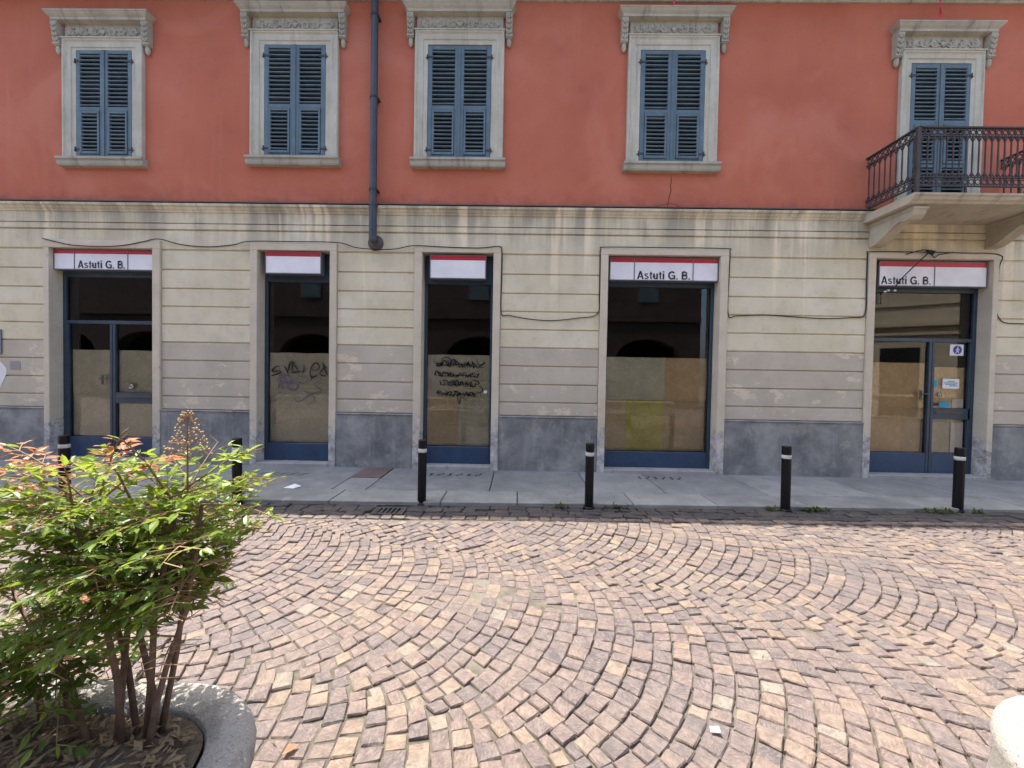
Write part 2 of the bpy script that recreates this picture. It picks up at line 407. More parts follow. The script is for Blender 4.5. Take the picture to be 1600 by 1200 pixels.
def tag(o, label=None, cat=None, group=None, kind=None):
    if label: o['label']=label
    if cat: o['category']=cat
    if group: o['group']=group
    if kind: o['kind']=kind
    return o
def empty(name, loc, label, cat, group=None):
    o=bpy.data.objects.new(name,None); COL.objects.link(o); o.location=loc; o.empty_display_size=.1
    return tag(o,label,cat,group)
def cut(name, mb, mat, parent, **k): return mb.build(name, mat, parent, **k)

# ================================================================== GROUND
kerb=lambda x: -1.645+.028*x
seam=lambda x: -1.17+.027*x
gut =lambda x: -1.985+.028*x
road=MB().quad((-60,-80,-.06),(60,-80,-.06),(60,1,-.06),(-60,1,-.06)).build('road',M['road']); tag(road,kind='structure')

# --- arched cobbles
TH=R(-17); U=Vector((math.cos(TH),math.sin(TH))); V=Vector((-math.sin(TH),math.cos(TH)))
def warp(p):
    a=noise.noise(Vector((p.x*.9,p.y*.9,1.7))); b=noise.noise(Vector((p.x*.9,p.y*.9,8.3))); c=noise.noise(Vector((p.x*3.1,p.y*3.1,4.4))); d=noise.noise(Vector((p.x*3.1,p.y*3.1,6.9)))
    return p+Vector((.05*a+.022*c,.05*b+.022*d))
def inside(x,y): return -7.2<x<8.2 and -6.6<y<gut(x)-.03
cob=[]
bands=[(-1.80,1.13,R(43)),(-3.70,.77,R(41)),(-5.22,.75,R(41)),(-6.72,.75,R(41)),(-8.2,.73,R(41)),(.10,.77,R(41))]
STEP=.104
for vb,hw,pm in bands:
    Rad=hw/math.sin(pm); off=rnd.random()*STEP
    L=2*pm*Rad; n=round(L/.090)
    for k in range(-115,130):
        uc=k*STEP+off
        # joints along the arc, jittered
        cuts=[-pm+2*pm*(i+(rnd.uniform(-.16,.16) if 0<i<n else 0))/n for i in range(n+1)]
        ph=rnd.uniform(-.4,.4)/n*2*pm
        cuts=[c+ph*(0 if i in (0,n) else 1) for i,c in enumerate(cuts)]
        for a,b in zip(cuts,cuts[1:]):
            m=(a+b)/2
            pc=warp(U*(uc+Rad*math.cos(m)-Rad)+V*(vb+Rad*math.sin(m)))
            if not inside(pc.x,pc.y): continue
            if inside(pc.x,pc.y):
                cs=[]
                g=.0022
                for ang,du in ((a,-STEP/2),(b,-STEP/2),(b,STEP/2),(a,STEP/2)):
                    an2=max(-pm*1.035,min(pm*1.035,ang+du*math.sin(ang)/Rad)); p=warp(U*(uc+du+Rad*math.cos(an2)-Rad)+V*(vb+Rad*math.sin(an2)))
                    d=(pc-p); p=p+d.normalized()*g*rnd.uniform(.6,2.4); 
                    p+=Vector((rnd.uniform(-.0055,.0055),rnd.uniform(-.0055,.0055))); cs.append(p)
                if max(c.y-gut(c.x) for c in cs)>-.012: 
                    continue
                cob.append((pc,cs))
# straight filler row next to the gutter
x=-7.2
while x<8.2:
    ln=rnd.uniform(.10,.16); y1=gut(x)-.008; y0=y1-.085
    cs=[Vector((x+.005,y0+.008*x*0)),Vector((x+ln-.005,y0)),Vector((x+ln-.005,y1)),Vector((x+.005,y1))]
    cob=[c for c in cob if not (x-.02<c[0].x<x+ln+.02 and c[0].y>y0-.045)] if False else cob
    cob.append((Vector((x+ln/2,(y0+y1)/2)),cs)); x+=ln
row=[(pc,cs) for pc,cs in cob if pc.y>gut(pc.x)-.1 and abs(cs[0].y-cs[1].y)<1e-9]
cob=[(pc,cs) for pc,cs in cob if not (max(c.y-gut(c.x) for c in cs)>-.10)]+row

def cobble(mb,pc,cs,loc=(0,0)):
    tone=min(1,max(0,rnd.gauss(.48+.22*noise.noise(Vector((pc.x*.9,pc.y*.9,5))),.23)))
    zt=rnd.gauss(0,.0035)+.006*noise.noise(Vector((pc.x*1.3,pc.y*1.3,3))); tx,ty=rnd.gauss(0,.035),rnd.gauss(0,.035)
    N=4; vs_=[];fs=[]
    def at(u_,v_): 
        p=cs[0]*(1-u_)*(1-v_)+cs[1]*u_*(1-v_)+cs[2]*u_*v_+cs[3]*(1-u_)*v_; return p
    us=[0,.055,.5,.945,1]
    sd=rnd.uniform(0,99)
    for j in us:
        for i in us:
            p=at(i,j); ed=min(i,1-i,j,1-j)
            p=p+ (pc-p)*(rnd.uniform(.02,.13) if (i in(0,1) and j in(0,1)) else rnd.uniform(-.03,.05) if ed<.1 else 0)
            z=zt+(p.x-pc.x)*tx+(p.y-pc.y)*ty + .0045*noise.noise(Vector((p.x*26+sd,p.y*26,sd)))
            if ed==0: z-=.005+.005*rnd.random()
            elif ed>.3: z+=rnd.uniform(-.001,.003)
            vs_.append((p.x-loc[0],p.y-loc[1],z))
    for j in range(4):
        for i in range(4): fs.append((j*5+i,j*5+i+1,j*5+i+6,j*5+i+5))
    ring=[0,1,2,3,4,9,14,19,24,23,22,21,20,15,10,5]
    o=len(vs_)
    for r_ in ring:
        p=vs_[r_]; q=(p[0]+(pc.x-loc[0]-p[0])*.06,p[1]+(pc.y-loc[1]-p[1])*.06,-.05); vs_.append(q)
    for k in range(16): fs.append((ring[(k+1)%16],ring[k],o+k,o+(k+1)%16))
    mb.add(vs_,fs,tone)
# orientation: make all quads face up
def ccw(cs):
    a=sum(cs[i].x*cs[(i+1)%4].y-cs[(i+1)%4].x*cs[i].y for i in range(4)); return cs if a>0 else [cs[1],cs[0],cs[3],cs[2]]
def inview(p):
    d=Vector((p.x,p.y,0))-CAM; zc=d.dot(fw)
    if zc<=.3: return None
    px=800+650*d.dot(r2)/zc; py=600-650*d.dot(u2)/zc
    return (px,py,zc) if -10<px<1610 and py<1215 else None
rank=[]
for pc,cs in cob:
    q=inview(pc)
    hid = q is None or (q[0]<400 and q[1]>880) or (q[0]>1560 and q[1]>1080)
    rank.append((1e9 if hid else q[2],pc,ccw(cs)))
rank.sort(key=lambda t:t[0])
for d,pc,cs in rank[:300]:
    mb=MB(); cobble(mb,pc,cs,(pc.x,pc.y)); o=mb.build('cobble',M['cobble'],road); o.location=(pc.x,pc.y,0)
mb=MB()
for d,pc,cs in rank[300:]: cobble(mb,pc,cs)
tag(mb.build('cobble_field',M['cobble'],road),kind='stuff')
# sand between the stones
mb=MB(); nx,ny=430,140; vs_=[];fs=[]
for j in range(ny+1):
    for i in range(nx+1):
        x=-7.3+15.6*i/nx; y=-6.7+(gut(x)+6.7)*j/ny
        n1=noise.noise(Vector((x*.55+2.1,y*.8,7.7))); n2=noise.noise(Vector((x*14,y*14,1)))
        c_=math.exp(-((x+.1)**2/1.6+(y+3.55)**2/.35))
        vs_.append((x,y,-.016+.009*n1+.005*n2+.012*c_))
for j in range(ny):
    for i in range(nx): a=j*(nx+1)+i; fs.append((a,a+1,a+nx+2,a+nx+1))
tag(mb.add(vs_,fs).build('joint_sand',M['joint'],road,smooth=True),kind='stuff')
# straw and grit lying in the joints
mb=MB()
for k in range(420):
    x=rnd.uniform(-3,4.5); y=rnd.uniform(-5.2,-2.1); a=rnd.uniform(0,6.28); l=rnd.uniform(.008,.03); wd=rnd.uniform(.001,.003)
    if rnd.random()<.5: x=abs(x)*.9+.2
    d=Vector((math.cos(a),math.sin(a)))*l; e=Vector((-d.y,d.x)).normalized()*wd; z=-.004+rnd.random()*.012
    mb.quad((x-d.x,y-d.y,z),(x+e.x,y+e.y,z+.004),(x+d.x,y+d.y,z),(x-e.x,y-e.y,z+.003))
tag(mb.build('straw_litter',M['dry']),label='dry straw bits and grit scattered over the cobbles',cat='litter',kind='stuff')

# --- gutter strip of long setts in the shade
gs=MB(); 
gs.quad((-7.5,gut(-7.5)-.004,-.022),(8.5,gut(8.5)-.004,-.022),(8.5,kerb(8.5),-.022),(-7.5,kerb(-7.5),-.022))
gutter=gs.build('gutter_strip',M['joint']); tag(gutter,kind='structure')
grate=(-1.545,-1.205,-2.0,-1.77)
rows=3
for r_ in range(rows):
    x=-6.6+rnd.uniform(0,.2)
    while x<7.4:
        ln=rnd.uniform(.17,.30) if r_!=1 else rnd.uniform(.14,.24)
        f0,f1=r_/rows,(r_+1)/rows
        if x+ln>grate[0] and x<grate[1]+.01 and r_<2.5:
            if x<grate[0]-.08: ln=grate[0]-.01-x
            else: x=grate[1]+.012; continue
        yy=lambda xx,f: gut(xx)+(kerb(xx)-gut(xx))*f
        cs=[Vector((x+.004,yy(x,f0)+.004)),Vector((x+ln-.004,yy(x+ln,f0)+.004)),Vector((x+ln-.004,yy(x+ln,f1)-.004)),Vector((x+.004,yy(x,f1)-.004))]
        cs=[c+Vector((rnd.uniform(-.003,.003),rnd.uniform(-.003,.003))) for c in cs]
        pc=sum(cs,Vector((0,0)))/4; m_=MB(); cobble(m_,pc,cs,(pc.x,pc.y))
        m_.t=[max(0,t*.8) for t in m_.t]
        o=m_.build('sett',M['sett'],gutter); o.location=(pc.x,pc.y,.002); x+=ln

# --- pavement slabs
pav=MB().quad((-14,-2.05,.004),(14,-1.26,.004),(14,.05,.004),(-14,.05,.004)).build('pavement',M['joint']); tag(pav,kind='structure')
def slab(xa,xb,fa,fb,sl=0.0):
    g=.006; vs_=[]; z=.04+rnd.uniform(-.002,.002); c=.006
    pts=[(xa+g,fa(xa)+g),(xb-g,fa(xb)+g),(xb-g+sl,fb(xb)-g),(xa+g+sl,fb(xa)-g)]
    cx=sum(p[0] for p in pts)/4; cy=sum(p[1] for p in pts)/4
    for s_,zz in ((0,-.04),(0,z-c),(c,z)):
        for p in pts:
            dx=s_*(1 if p[0]<cx else -1); dy=s_*(1 if p[1]<cy else -1); vs_.append((p[0]+dx-cx,p[1]+dy-cy,zz))
    fs=[(8,9,10,11)]
    for a in (0,4):
        for k in range(4): fs.append((a+k,a+(k+1)%4,a+4+(k+1)%4,a+4+k))
    o=MB().add(vs_,fs).build('slab',M['slab'],pav); o.location=(cx,cy,0); return o
oj=[-8.3,-6.9,-5.6,-4.5,-3.35,-2.12,-.86,.02,1.36,2.33,3.43,4.75,6.05,7.4,8.8]
for a,b in zip(oj,oj[1:]): slab(a,b,kerb,seam)
wallf=lambda x: .03
mid=lambda x: -.63+.012*x
ij=[-8.6,-6.4,-4.6,-2.30,-1.88,-.33,.95,1.9,3.2,4.6,5.9,7.3,8.9]
for a,b in zip(ij,ij[1:]):
    if abs(a+2.30)<.01: slab(a,b,seam,lambda x:-.635); continue
    slab(a,b,seam,mid) if rnd.random()<.0 else slab(a,b,seam,wallf)
# iron cover set in the pavement
mc=empty('manhole_cover',(-2.09,-.32,.04),'square rusty iron cover set in the pavement below the plain wall','manhole cover')
m_=MB().cbox(-.20,.20,-.30,.33,-.03,.006,.004); m_.build('lid',M['rust'],mc)
m_=MB()
for i in range(6):
    for j in range(9): m_.box(-.17+i*.06,-.13+i*.06,-.27+j*.062,-.232+j*.062,.006,.0085)
tag(m_.build('tread',M['rust'],mc),kind='stuff')
for n_,(xa,xb,y) in enumerate([(-3.80,-2.92,-.53),(-1.27,-.45,-.37),(1.76,2.45,-.33)]):
    lab=['row of slanted vent slots in the pavement before the graffiti window nearest the shrub','row of short vent slots in the pavement behind the third bollard','row of wavy vent slots in the pavement before the wide window'][n_]
    e=empty('cellar_vent',(xa,y,.04),lab,'vent','cellar vents in the pavement')
    n=6
    for i in range(n):
        x=(xb-xa)*(i+.3)/n; sw=.12 if n_==0 else .05; d=(1 if (i%2==0 or n_==0) else -1)
        m_=MB(); P=[]
        for k in range(9):
            t=k/8; P.append((x+sw*(t-.5)+.018*math.sin(t*2*math.pi)*d, (t-.5)*.15))
        for k in range(8):
            wdt=.013; a,b=P[k],P[k+1]
            m_.quad((a[0]-wdt,a[1],.0035),(a[0]+wdt,a[1],.0035),(b[0]+wdt,b[1],.0035),(b[0]-wdt,b[1],.0035))
        m_.build('slot',M['dark'],e)

# storm drain grate
g=empty('storm_drain',((grate[0]+grate[1])/2,(grate[2]+grate[3])/2,0),'dark iron storm drain grate in the gutter left of a bollard','drain grate')
hx,hy=(grate[1]-grate[0])/2,(grate[3]-grate[2])/2
m_=MB().rectsweep(-hx,hx,-hy,hy,[(0,-.02),(0,.005),(.03,.005),(.03,-.02)])
m_.v=[(a,c,b) for a,b,c in m_.v]; m_.build('frame',M['castiron'],g)
for i in range(6):
    x=-hx+.045+i*(2*hx-.09)/5; MB().cbox(x-.011,x+.011,-hy+.03,hy-.03,-.02,.004,.003).build('bar',M['castiron'],g)
MB().box(-hx,hx,-hy,hy,-.05,-.03).build('pit',M['dark'],g)

# ================================================================== BUILDING
bld=empty('apartment_building',(0,.3,0),'two storey building with red plaster above and banded cream ground floor','building')
bld.location=(0,0,0)
shops=[ # opening x0,x1 ; casing outer x0,x1, top
 dict(o=(-7.245,-5.635),c=(-7.335,-5.515),t=3.465),
 dict(o=(-4.010,-2.895),c=(-4.120,-2.790),t=3.460),
 dict(o=(-1.482,-.398),c=(-1.600,-.286),t=3.432),
 dict(o=(1.340,3.028),c=(1.228,3.145),t=3.440),
 dict(o=(5.338,7.065),c=(5.232,7.150),t=3.425)]
OT=3.345; XL,XR=-15,14
# structural core of the ground floor with the five openings
mb=MB(); ed=[XL]
for s in shops: ed+=[s['o'][0]-.03,s['o'][1]+.03]
ed.append(XR)
for i in range(0,len(ed),2): mb.box(ed[i],ed[i+1],.022,.40,-.05,OT+.03)
mb.box(XL,XR,.022,.40,OT+.03,4.0)
mb.build('ground_floor_wall',M['cream'],bld)
# plaster courses
zc=[.878,1.085,1.36,1.64,1.92,2.195,2.47,2.745,3.035,3.33]
seg=[XL]
for s in shops: seg+=[s['c'][0],s['c'][1]]
seg.append(XR)
for i in range(0,len(seg),2):
    for a,b in zip(zc,zc[1:]):
        MB().cbox(seg[i]+(-.0 if i==0 else .002),seg[i+1]-.002,rnd.uniform(-.001,.001),.03,a+.009,b-.009,.006).build('plaster_course',M['cream'],bld)
    # upper course that runs over the openings is one long piece, below
    xa,xb=seg[i],seg[i+1]
    MB().cbox(xa+.002,xb-.002,-.022,.03,-.02,.855,.004).build('base_slab',M['dado'],bld)
    MB().prismx([(.02,.857),(-.034,.857),(-.034,.866),(-.024,.876),(.02,.878)],xa+.002,xb-.002).build('base_ledge',M['dado'],bld)
mb=MB()
for i in range(0,len(seg),2): pass
for a,b,y in [(3.347,3.629,0),(3.649,3.732,-.008)]:
    MB().cbox(XL,XR,y,.03,a,b,.006).build('upper_course',M['cream'],bld)
MB().prismx([(.03,3.748),(-.004,3.748),(-.006,3.90),(-.022,3.905),(-.026,3.925),(-.045,3.945),(-.055,3.975),(-.080,3.985),(-.085,4.015),(-.075,4.022),(.03,4.034)],XL,XR).build('string_course',M['cream'],bld)
MB().box(XL,XR,-.088,.0,4.0345,4.046).build('drip_shadow_strip',M['castiron'],bld)  # thin dark strip added to draw the drip-edge shadow line
# shop surrounds
for s in shops:
    x0,x1=s['c']; a,b=s['o']; t=s['t']; m_=MB(); yf=-.034
    m_.cbox(x0,a,yf,.41,-.01,OT,.006); m_.cbox(b,x1,yf,.41,-.01,OT,.006); m_.cbox(x0,x1,yf,.05,OT+.0005,t,.006)
    m_.box(a+.001,b-.001,.052,.41,OT+.002,OT+.025)
    m_.build('shop_surround',M['casing'],bld)
# upper wall with window holes
wins=[ # frame x0,x1,z0,z1 ; shutters x0,x1,z0,z1 ; cornice
 dict(f=(-6.995,-5.760,4.690,6.485),s=(-6.775,-5.918,4.705,6.330),door=False),
 dict(f=(-4.117,-2.781,4.735,6.615),s=(-3.902,-2.972,4.750,6.433),door=False),
 dict(f=(-1.626,-.287,4.732,6.638),s=(-1.430,-.478,4.748,6.427),door=False),
 dict(f=(1.563,2.908,4.705,6.580),s=(1.742,2.698,4.725,6.380),door=False),
 dict(f=(5.585,6.790,3.975,6.390),s=(5.750,6.615,3.990,6.210),door=True)]
for wd in wins:
    x0,x1=wd['f'][:2]; a,b,c,d=wd['s']; q=((a-x0)+(x1-b))/2; wd['s']=(x0+q,x1-q,c,d)
mb=MB(); Z0,Z1=4.0,7.3; xp=XL
for wd in wins:
    a,b,c,d=wd['s']; a-=.01;b+=.01;d+=.01
    mb.quad((xp,0,Z0),(a,0,Z0),(a,0,Z1),(xp,0,Z1)); mb.quad((a,0,Z0),(b,0,Z0),(b,0,c),(a,0,c)); mb.quad((a,0,d),(b,0,d),(b,0,Z1),(a,0,Z1))
    for p,q in (((a,c),(a,d)),((a,d),(b,d)),((b,d),(b,c)),((b,c),(a,c))): mb.quad((p[0],0,p[1]),(q[0],0,q[1]),(q[0],.3,q[1]),(p[0],.3,p[1]))
    mb.quad((a,.3,c),(b,.3,c),(b,.3,d),(a,.3,d)); xp=b
mb.quad((xp,0,Z0),(XR,0,Z0),(XR,0,Z1),(xp,0,Z1))
uw=mb.build('upper_wall',M['red'],bld)
# hairline cracks
m_=MB(); P=[(2.255,4.55),(2.262,4.47),(2.248,4.40),(2.262,4.33),(2.240,4.25),(2.225,4.18),(2.21,4.06)]
m_.ribbon(P,.010,-.0025); m_.ribbon([(2.0,4.07),(2.1,4.10),(2.24,4.13),(2.32,4.12),(2.40,4.08)],.006,-.0025); m_.build('crack',M['dark'],uw)

# window surrounds
def window(wd,idx):
    x0,x1,z0,z1=wd['f']; a,b,c,d=wd['s']; cx=(x0+x1)/2; door=wd['door']
    ins=min(a-x0,x1-b); 
    prof=[(0,.02),(0,-.058),(.012,-.066),(.030,-.066),(.042,-.052),(.055,-.045),(ins*.62,-.040),(ins*.66,-.026),(ins-.004,-.026),(ins-.004,.06)]
    fr=MB().rectsweep(x0,x1,z0,z1,prof,openb=True).build('window_surround',M['trim'],bld)
    if not door:
        MB().prismx([(.01,z0-.125),(-.085,z0-.125),(-.10,z0-.10),(-.10,z0-.045),(-.125,z0-.035),(-.125,z0-.004),(.04,z0+.004)],x0-.042,x1+.042).build('sill',M['corn'],fr)
        MB().box(a-.02,b+.02,.0,.10,z0-.003,z0+.012).build('sill_top',M['corn'],fr)
    zf=z1                               # frieze
    MB().cbox(x0+.02,x1-.02,-.030,.02,zf+.004,zf+.235,.004).build('frieze',M['corn'],fr)
    MB().cbox(x0-.012,x1+.012,-.078,.02,zf-.008,zf+.014,.004).build('frieze_ledge',M['trim'],fr)
    # carved scrolls
    o=MB(); w_=(x1-x0)-.16; zz=zf+.098
    for k,t in enumerate((-.44,-.27,-.13,.13,.27,.44)):
        X=cx+t*w_; rr=.052 if k%2==0 else .058; sg=1 if t<0 else -1
        P=[]
        for q in range(20):
            an=sg*(q/19*3.6*math.pi)+math.pi/2; r_=rr*(1-.78*q/19); P.append((X+r_*math.cos(an),-.042,zz+r_*math.sin(an)))
        o.tube(P,[.016*(1-.5*q/19) for q in range(20)],6); o.blob((X,-.048,zz),.011,.011,.011,6,4)
        for q in range(5):
            an=q*1.256+k; o.blob((X+.070*math.cos(an),-.036,zz+.064*math.sin(an)),.020,.018,.016,6,4)
        o.tube([(X-sg*.04,-.036,zz-.05),(X+sg*.03,-.040,zz-.045),(X+sg*.085,-.036,zz-.015),(X+sg*.11,-.034,zz+.03)],[.006,.011,.009,.004],6)
    for q in range(-3,4): o.tube([(cx,-.036,zz-.05),(cx+q*.012,-.048,zz+.01),(cx+q*.021,-.036,zz+.072-abs(q)*.014)],[.008,.011,.005],6)
    o.build('carved_scrolls',M['corn'],fr,smooth=True)
    # cornice
    zb=zf+.222; cw=(x1-x0)/2+.165
    o=MB(); prof=[(0,.0,-.06),(0,.012,-.11),(.0,.016,-.125),(.030,.020,-.13),(.0,.055,-.145),(0,.075,-.165),(0,.10,-.178),(0,.118,-.178),(0,.135,.02)]
    pr=[(.035,0.0),(.118,.004),(.122,.035),(.130,.042),(.150,.060),(.170,.088),(.178,.094),(.178,.112),(.165,.118)]
    vs_=[];fs=[]
    for p,h in pr:
        q=cw-.178+p; vs_+=[(cx-q,.02,zb+h),(cx-q,-p,zb+h),(cx+q,-p,zb+h),(cx+q,.02,zb+h)]
    for i in range(len(pr)-1):
        for k in range(3): fs.append((4*i+k,4*i+k+1,4*i+k+5,4*i+k+4))
    fs+=[(3,2,1,0)]; e=4*(len(pr)-1); fs.append((e,e+1,e+2,e+3))
    o.add(vs_,fs).build('cornice',M['corn'],fr)
    for sg in (-1,1):
        X=cx+sg*((x1-x0)/2+.068); o=MB()
        o.prismx([(.02,zb+.005),(-.105,zb+.005),(-.112,zb-.03),(-.098,zb-.10),(-.080,zb-.18),(-.070,zb-.26),(-.078,zb-.31),(-.068,zb-.335),(.02,zb-.34)],X-.048,X+.048)
        for q in range(4):
            zz=zb-.035-q*.068; yy=-.110+.009*q
            for s2 in (-1,0,1): o.blob((X+s2*.027,yy,zz-(.012 if s2 else .026)),.018,.017,.034,6,4)
        o.box(X-.052,X+.052,-.085,.0,zb-.325,zb-.312)
        o.blob((X,-.030,zb-.385),.036,.036,.075,8,6)
        o.build('corbel',M['corn'],fr)
for i,wd in enumerate(wins): window(wd,i)

# shutters
SL={}
def slat_mesh(wid):
    k=round(wid,3)
    if k not in SL:
        m_=MB(); h=.025; t=.0105; ca,sa=math.cos(R(12)),math.sin(R(12)); pr=[]
        for (p,q) in ((-h,-t*.6),(-h+.006,-t),(h,-t),(h,t),(-h+.006,t),(-h,t*.6)): pr.append((p*ca-q*sa, p*sa+q*ca))
        m_.prismx(pr[::-1],-wid/2,wid/2); SL[k]=m_.mesh('slat',M['shutter'])
    return SL[k]
def leaf(xa,xb,z0,z1,side,door):
    W=xb-xa; Hh=z1-z0; st=.068 if W>.44 else .060; y0,y1=-.030,.014
    zs=[z0,z1]; m_=MB()
    m_.cbox(xa,xa+st,y0,y1,z0,z1,.004); m_.cbox(xb-st,xb,y0,y1,z0,z1,.004)
    if not door:
        zt,zm1,zm0,zb_=z1-.055,z0+.475*Hh,z0+.435*Hh,z0+.055
        ups=(zm1,zt); fl=(zb_,zm0)
    else:
        zt,zm1,zm0,zb_=z1-.06,z0+.63*Hh,z0+.60*Hh,z0+.34*Hh
        ups=(zm1,zt); fl=(zb_,zm0)
        m_.cbox(xa+st,xb-st,y0+.001,y1,z0,z0+.08,.004); m_.cbox(xa+st,xb-st,y0+.001,y1,zb_-.05,zb_,.004)
    m_.cbox(xa+st,xb-st,y0+.001,y1,zt,z1,.004); m_.cbox(xa+st,xb-st,y0+.001,y1,zm0,zm1,.004)
    if not door: m_.cbox(xa+st,xb-st,y0+.001,y1,z0,zb_,.004)
    o=m_.build('shutter',M['shutter'],bld)
    def slats(x_a,x_b,za,zb,n,yy):
        me=slat_mesh(x_b-x_a)
        for i in range(n):
            s=link('slat',me,o); s.location=((x_a+x_b)/2,yy,za+(zb-za)*(i+.5)/n); s.rotation_euler=(rnd.gauss(0,.05),rnd.gauss(0,.006),0)
    slats(xa+st,xb-st,ups[0],ups[1],13,-.008)
    fa,fb=xa+st,xb-st; q=.034
    m_=MB(); m_.cbox(fa+.004,fa+q,y0-.012,y1-.01,fl[0]+.004,fl[1]-.004,.004); m_.cbox(fb-q,fb-.004,y0-.012,y1-.01,fl[0]+.004,fl[1]-.004,.004)
    m_.cbox(fa+q,fb-q,y0-.011,y1-.01,fl[0]+.004,fl[0]+q+.012,.004); m_.cbox(fa+q,fb-q,y0-.011,y1-.01,fl[1]-q-.004,fl[1]-.004,.004)
    m_.build('flap_frame',M['shutter'],o)
    slats(fa+q,fb-q,fl[0]+q+.012,fl[1]-q-.004,10 if not door else 8,-.016)
    if door: slats(xa+st,xb-st,z0+.08,zb_-.05,11,-.008)
    hx=xa if side<0 else xb
    for zz in (z1-.17,z0+.13):
        m_=MB(); m_.box(min(hx,hx-side*.09),max(hx,hx-side*.09),y0-.005,y0+.001,zz-.014,zz+.014); m_.tube([(hx+side*.008,y0-.006,zz-.035),(hx+side*.008,y0-.006,zz+.035)],.009,6)
        m_.tube([(hx+side*.008,y0-.006,zz),(hx+side*.035,y0+.004,zz-.012)],.007,6); m_.build('hinge',M['iron'],o)
    MB().box(min(hx-side*.05,hx-side*.16),max(hx-side*.05,hx-side*.16),y0-.004,y0+.001,z0+.018,z0+.030).build('bolt',M['iron'],o)
    if side<0: MB().cbox(xb-.016,xb+.020,y0-.012,y0-.0005,z0+.005,z1-.005,.003).build('astragal',M['shutter'],o)
for wd in wins:
    a,b,c,d=wd['s']; m=(a+b)/2; MB().quad((a-.005,.06,c+.0),(b+.005,.06,c+.0),(b+.005,.06,d+.005),(a-.005,.06,d+.005)).build('dark_backing',M['dark'],bld); leaf(a,m-.002,c,d,-1,wd['door']); leaf(m+.002,b,c,d,1,wd['door'])  # flat dark sheet added behind the slats, standing for the shaded recess

# eaves and roof
eav=MB().prismx([(.02,7.10),(-.03,7.10),(-.035,7.13),(-.06,7.14),(-.075,7.18),(-.12,7.20),(-.14,7.24),(-.14,7.27),(.02,7.27)],XL,XR).build('eaves_cornice',M['corn'],bld)
MB().box(XL,XR,-.42,.30,7.272,7.31).build('soffit',M['corn'],bld)
gt=MB(); pr=[]
for k in range(9): a=math.pi*k/8; pr.append((-.47-.055*math.cos(a),7.31-.055*math.sin(a)))
gt.prismx(pr+[(-.42,7.315),(-.52,7.315)],XL,XR); gt.build('gutter',M['pipe'],bld)
MB().prismx([(-.46,7.33),(6.0,9.4),(12.5,7.33),(12.5,7.25),(6,9.3),(-.46,7.29)],XL,XR).build('roof',M['roof'],bld)
MB().box(XL,XR,12.0,12.4,-.1,7.3).build('rear_wall',M['cream'],bld)
MB().box(XL-.2,XL,0,12.4,-.1,7.3).build('side_wall',M['cream'],bld); MB().box(XR,XR+.2,0,12.4,-.1,7.3).build('side_wall',M['cream'],bld)
# dark shop interior
mb=MB().box(XL,XR,.40,5.0,.0,.05); mb.box(XL,XR,4.8,5.0,.05,3.6); mb.box(XL,XR,.40,5.0,3.5,3.6)
for x in (-8.2,-4.8,.5,4.2,8.2): mb.box(x-.06,x+.06,.41,4.8,.05,3.5)
mb.build('shop_interior',M['inter'],bld)

# drainpipe
P=[(-2.215,-.11,7.28),(-2.212,-.11,3.56)]
dp=MB().tube(P,.052,14).build('downpipe',M['pipe'],bld,smooth=False)
MB().tube([(-2.212,-.11,4.02),(-2.212,-.11,3.50)],.058,14).build('pipe_sleeve',M['pipe'],dp)
MB().lathe([(.118,0),(.118,.018),(.100,.035),(.055,.050),(.03,.055)],(-2.20,-.004,3.475),20,'y').build('iron_boot',M['castiron'],dp)
MB().blob((-2.205,-.11,3.50),.062,.062,.062,12,8).build('elbow',M['castiron'],dp)
for z in (4.00,4.24,5.6,6.8):
    m_=MB().tube([(-2.213,-.11,z-.014),(-2.213,-.11,z+.014)],.060,14); m_.box(-2.285,-2.15,-.09,.02,z-.012,z+.012); m_.build('pipe_clamp',M['iron'],dp)

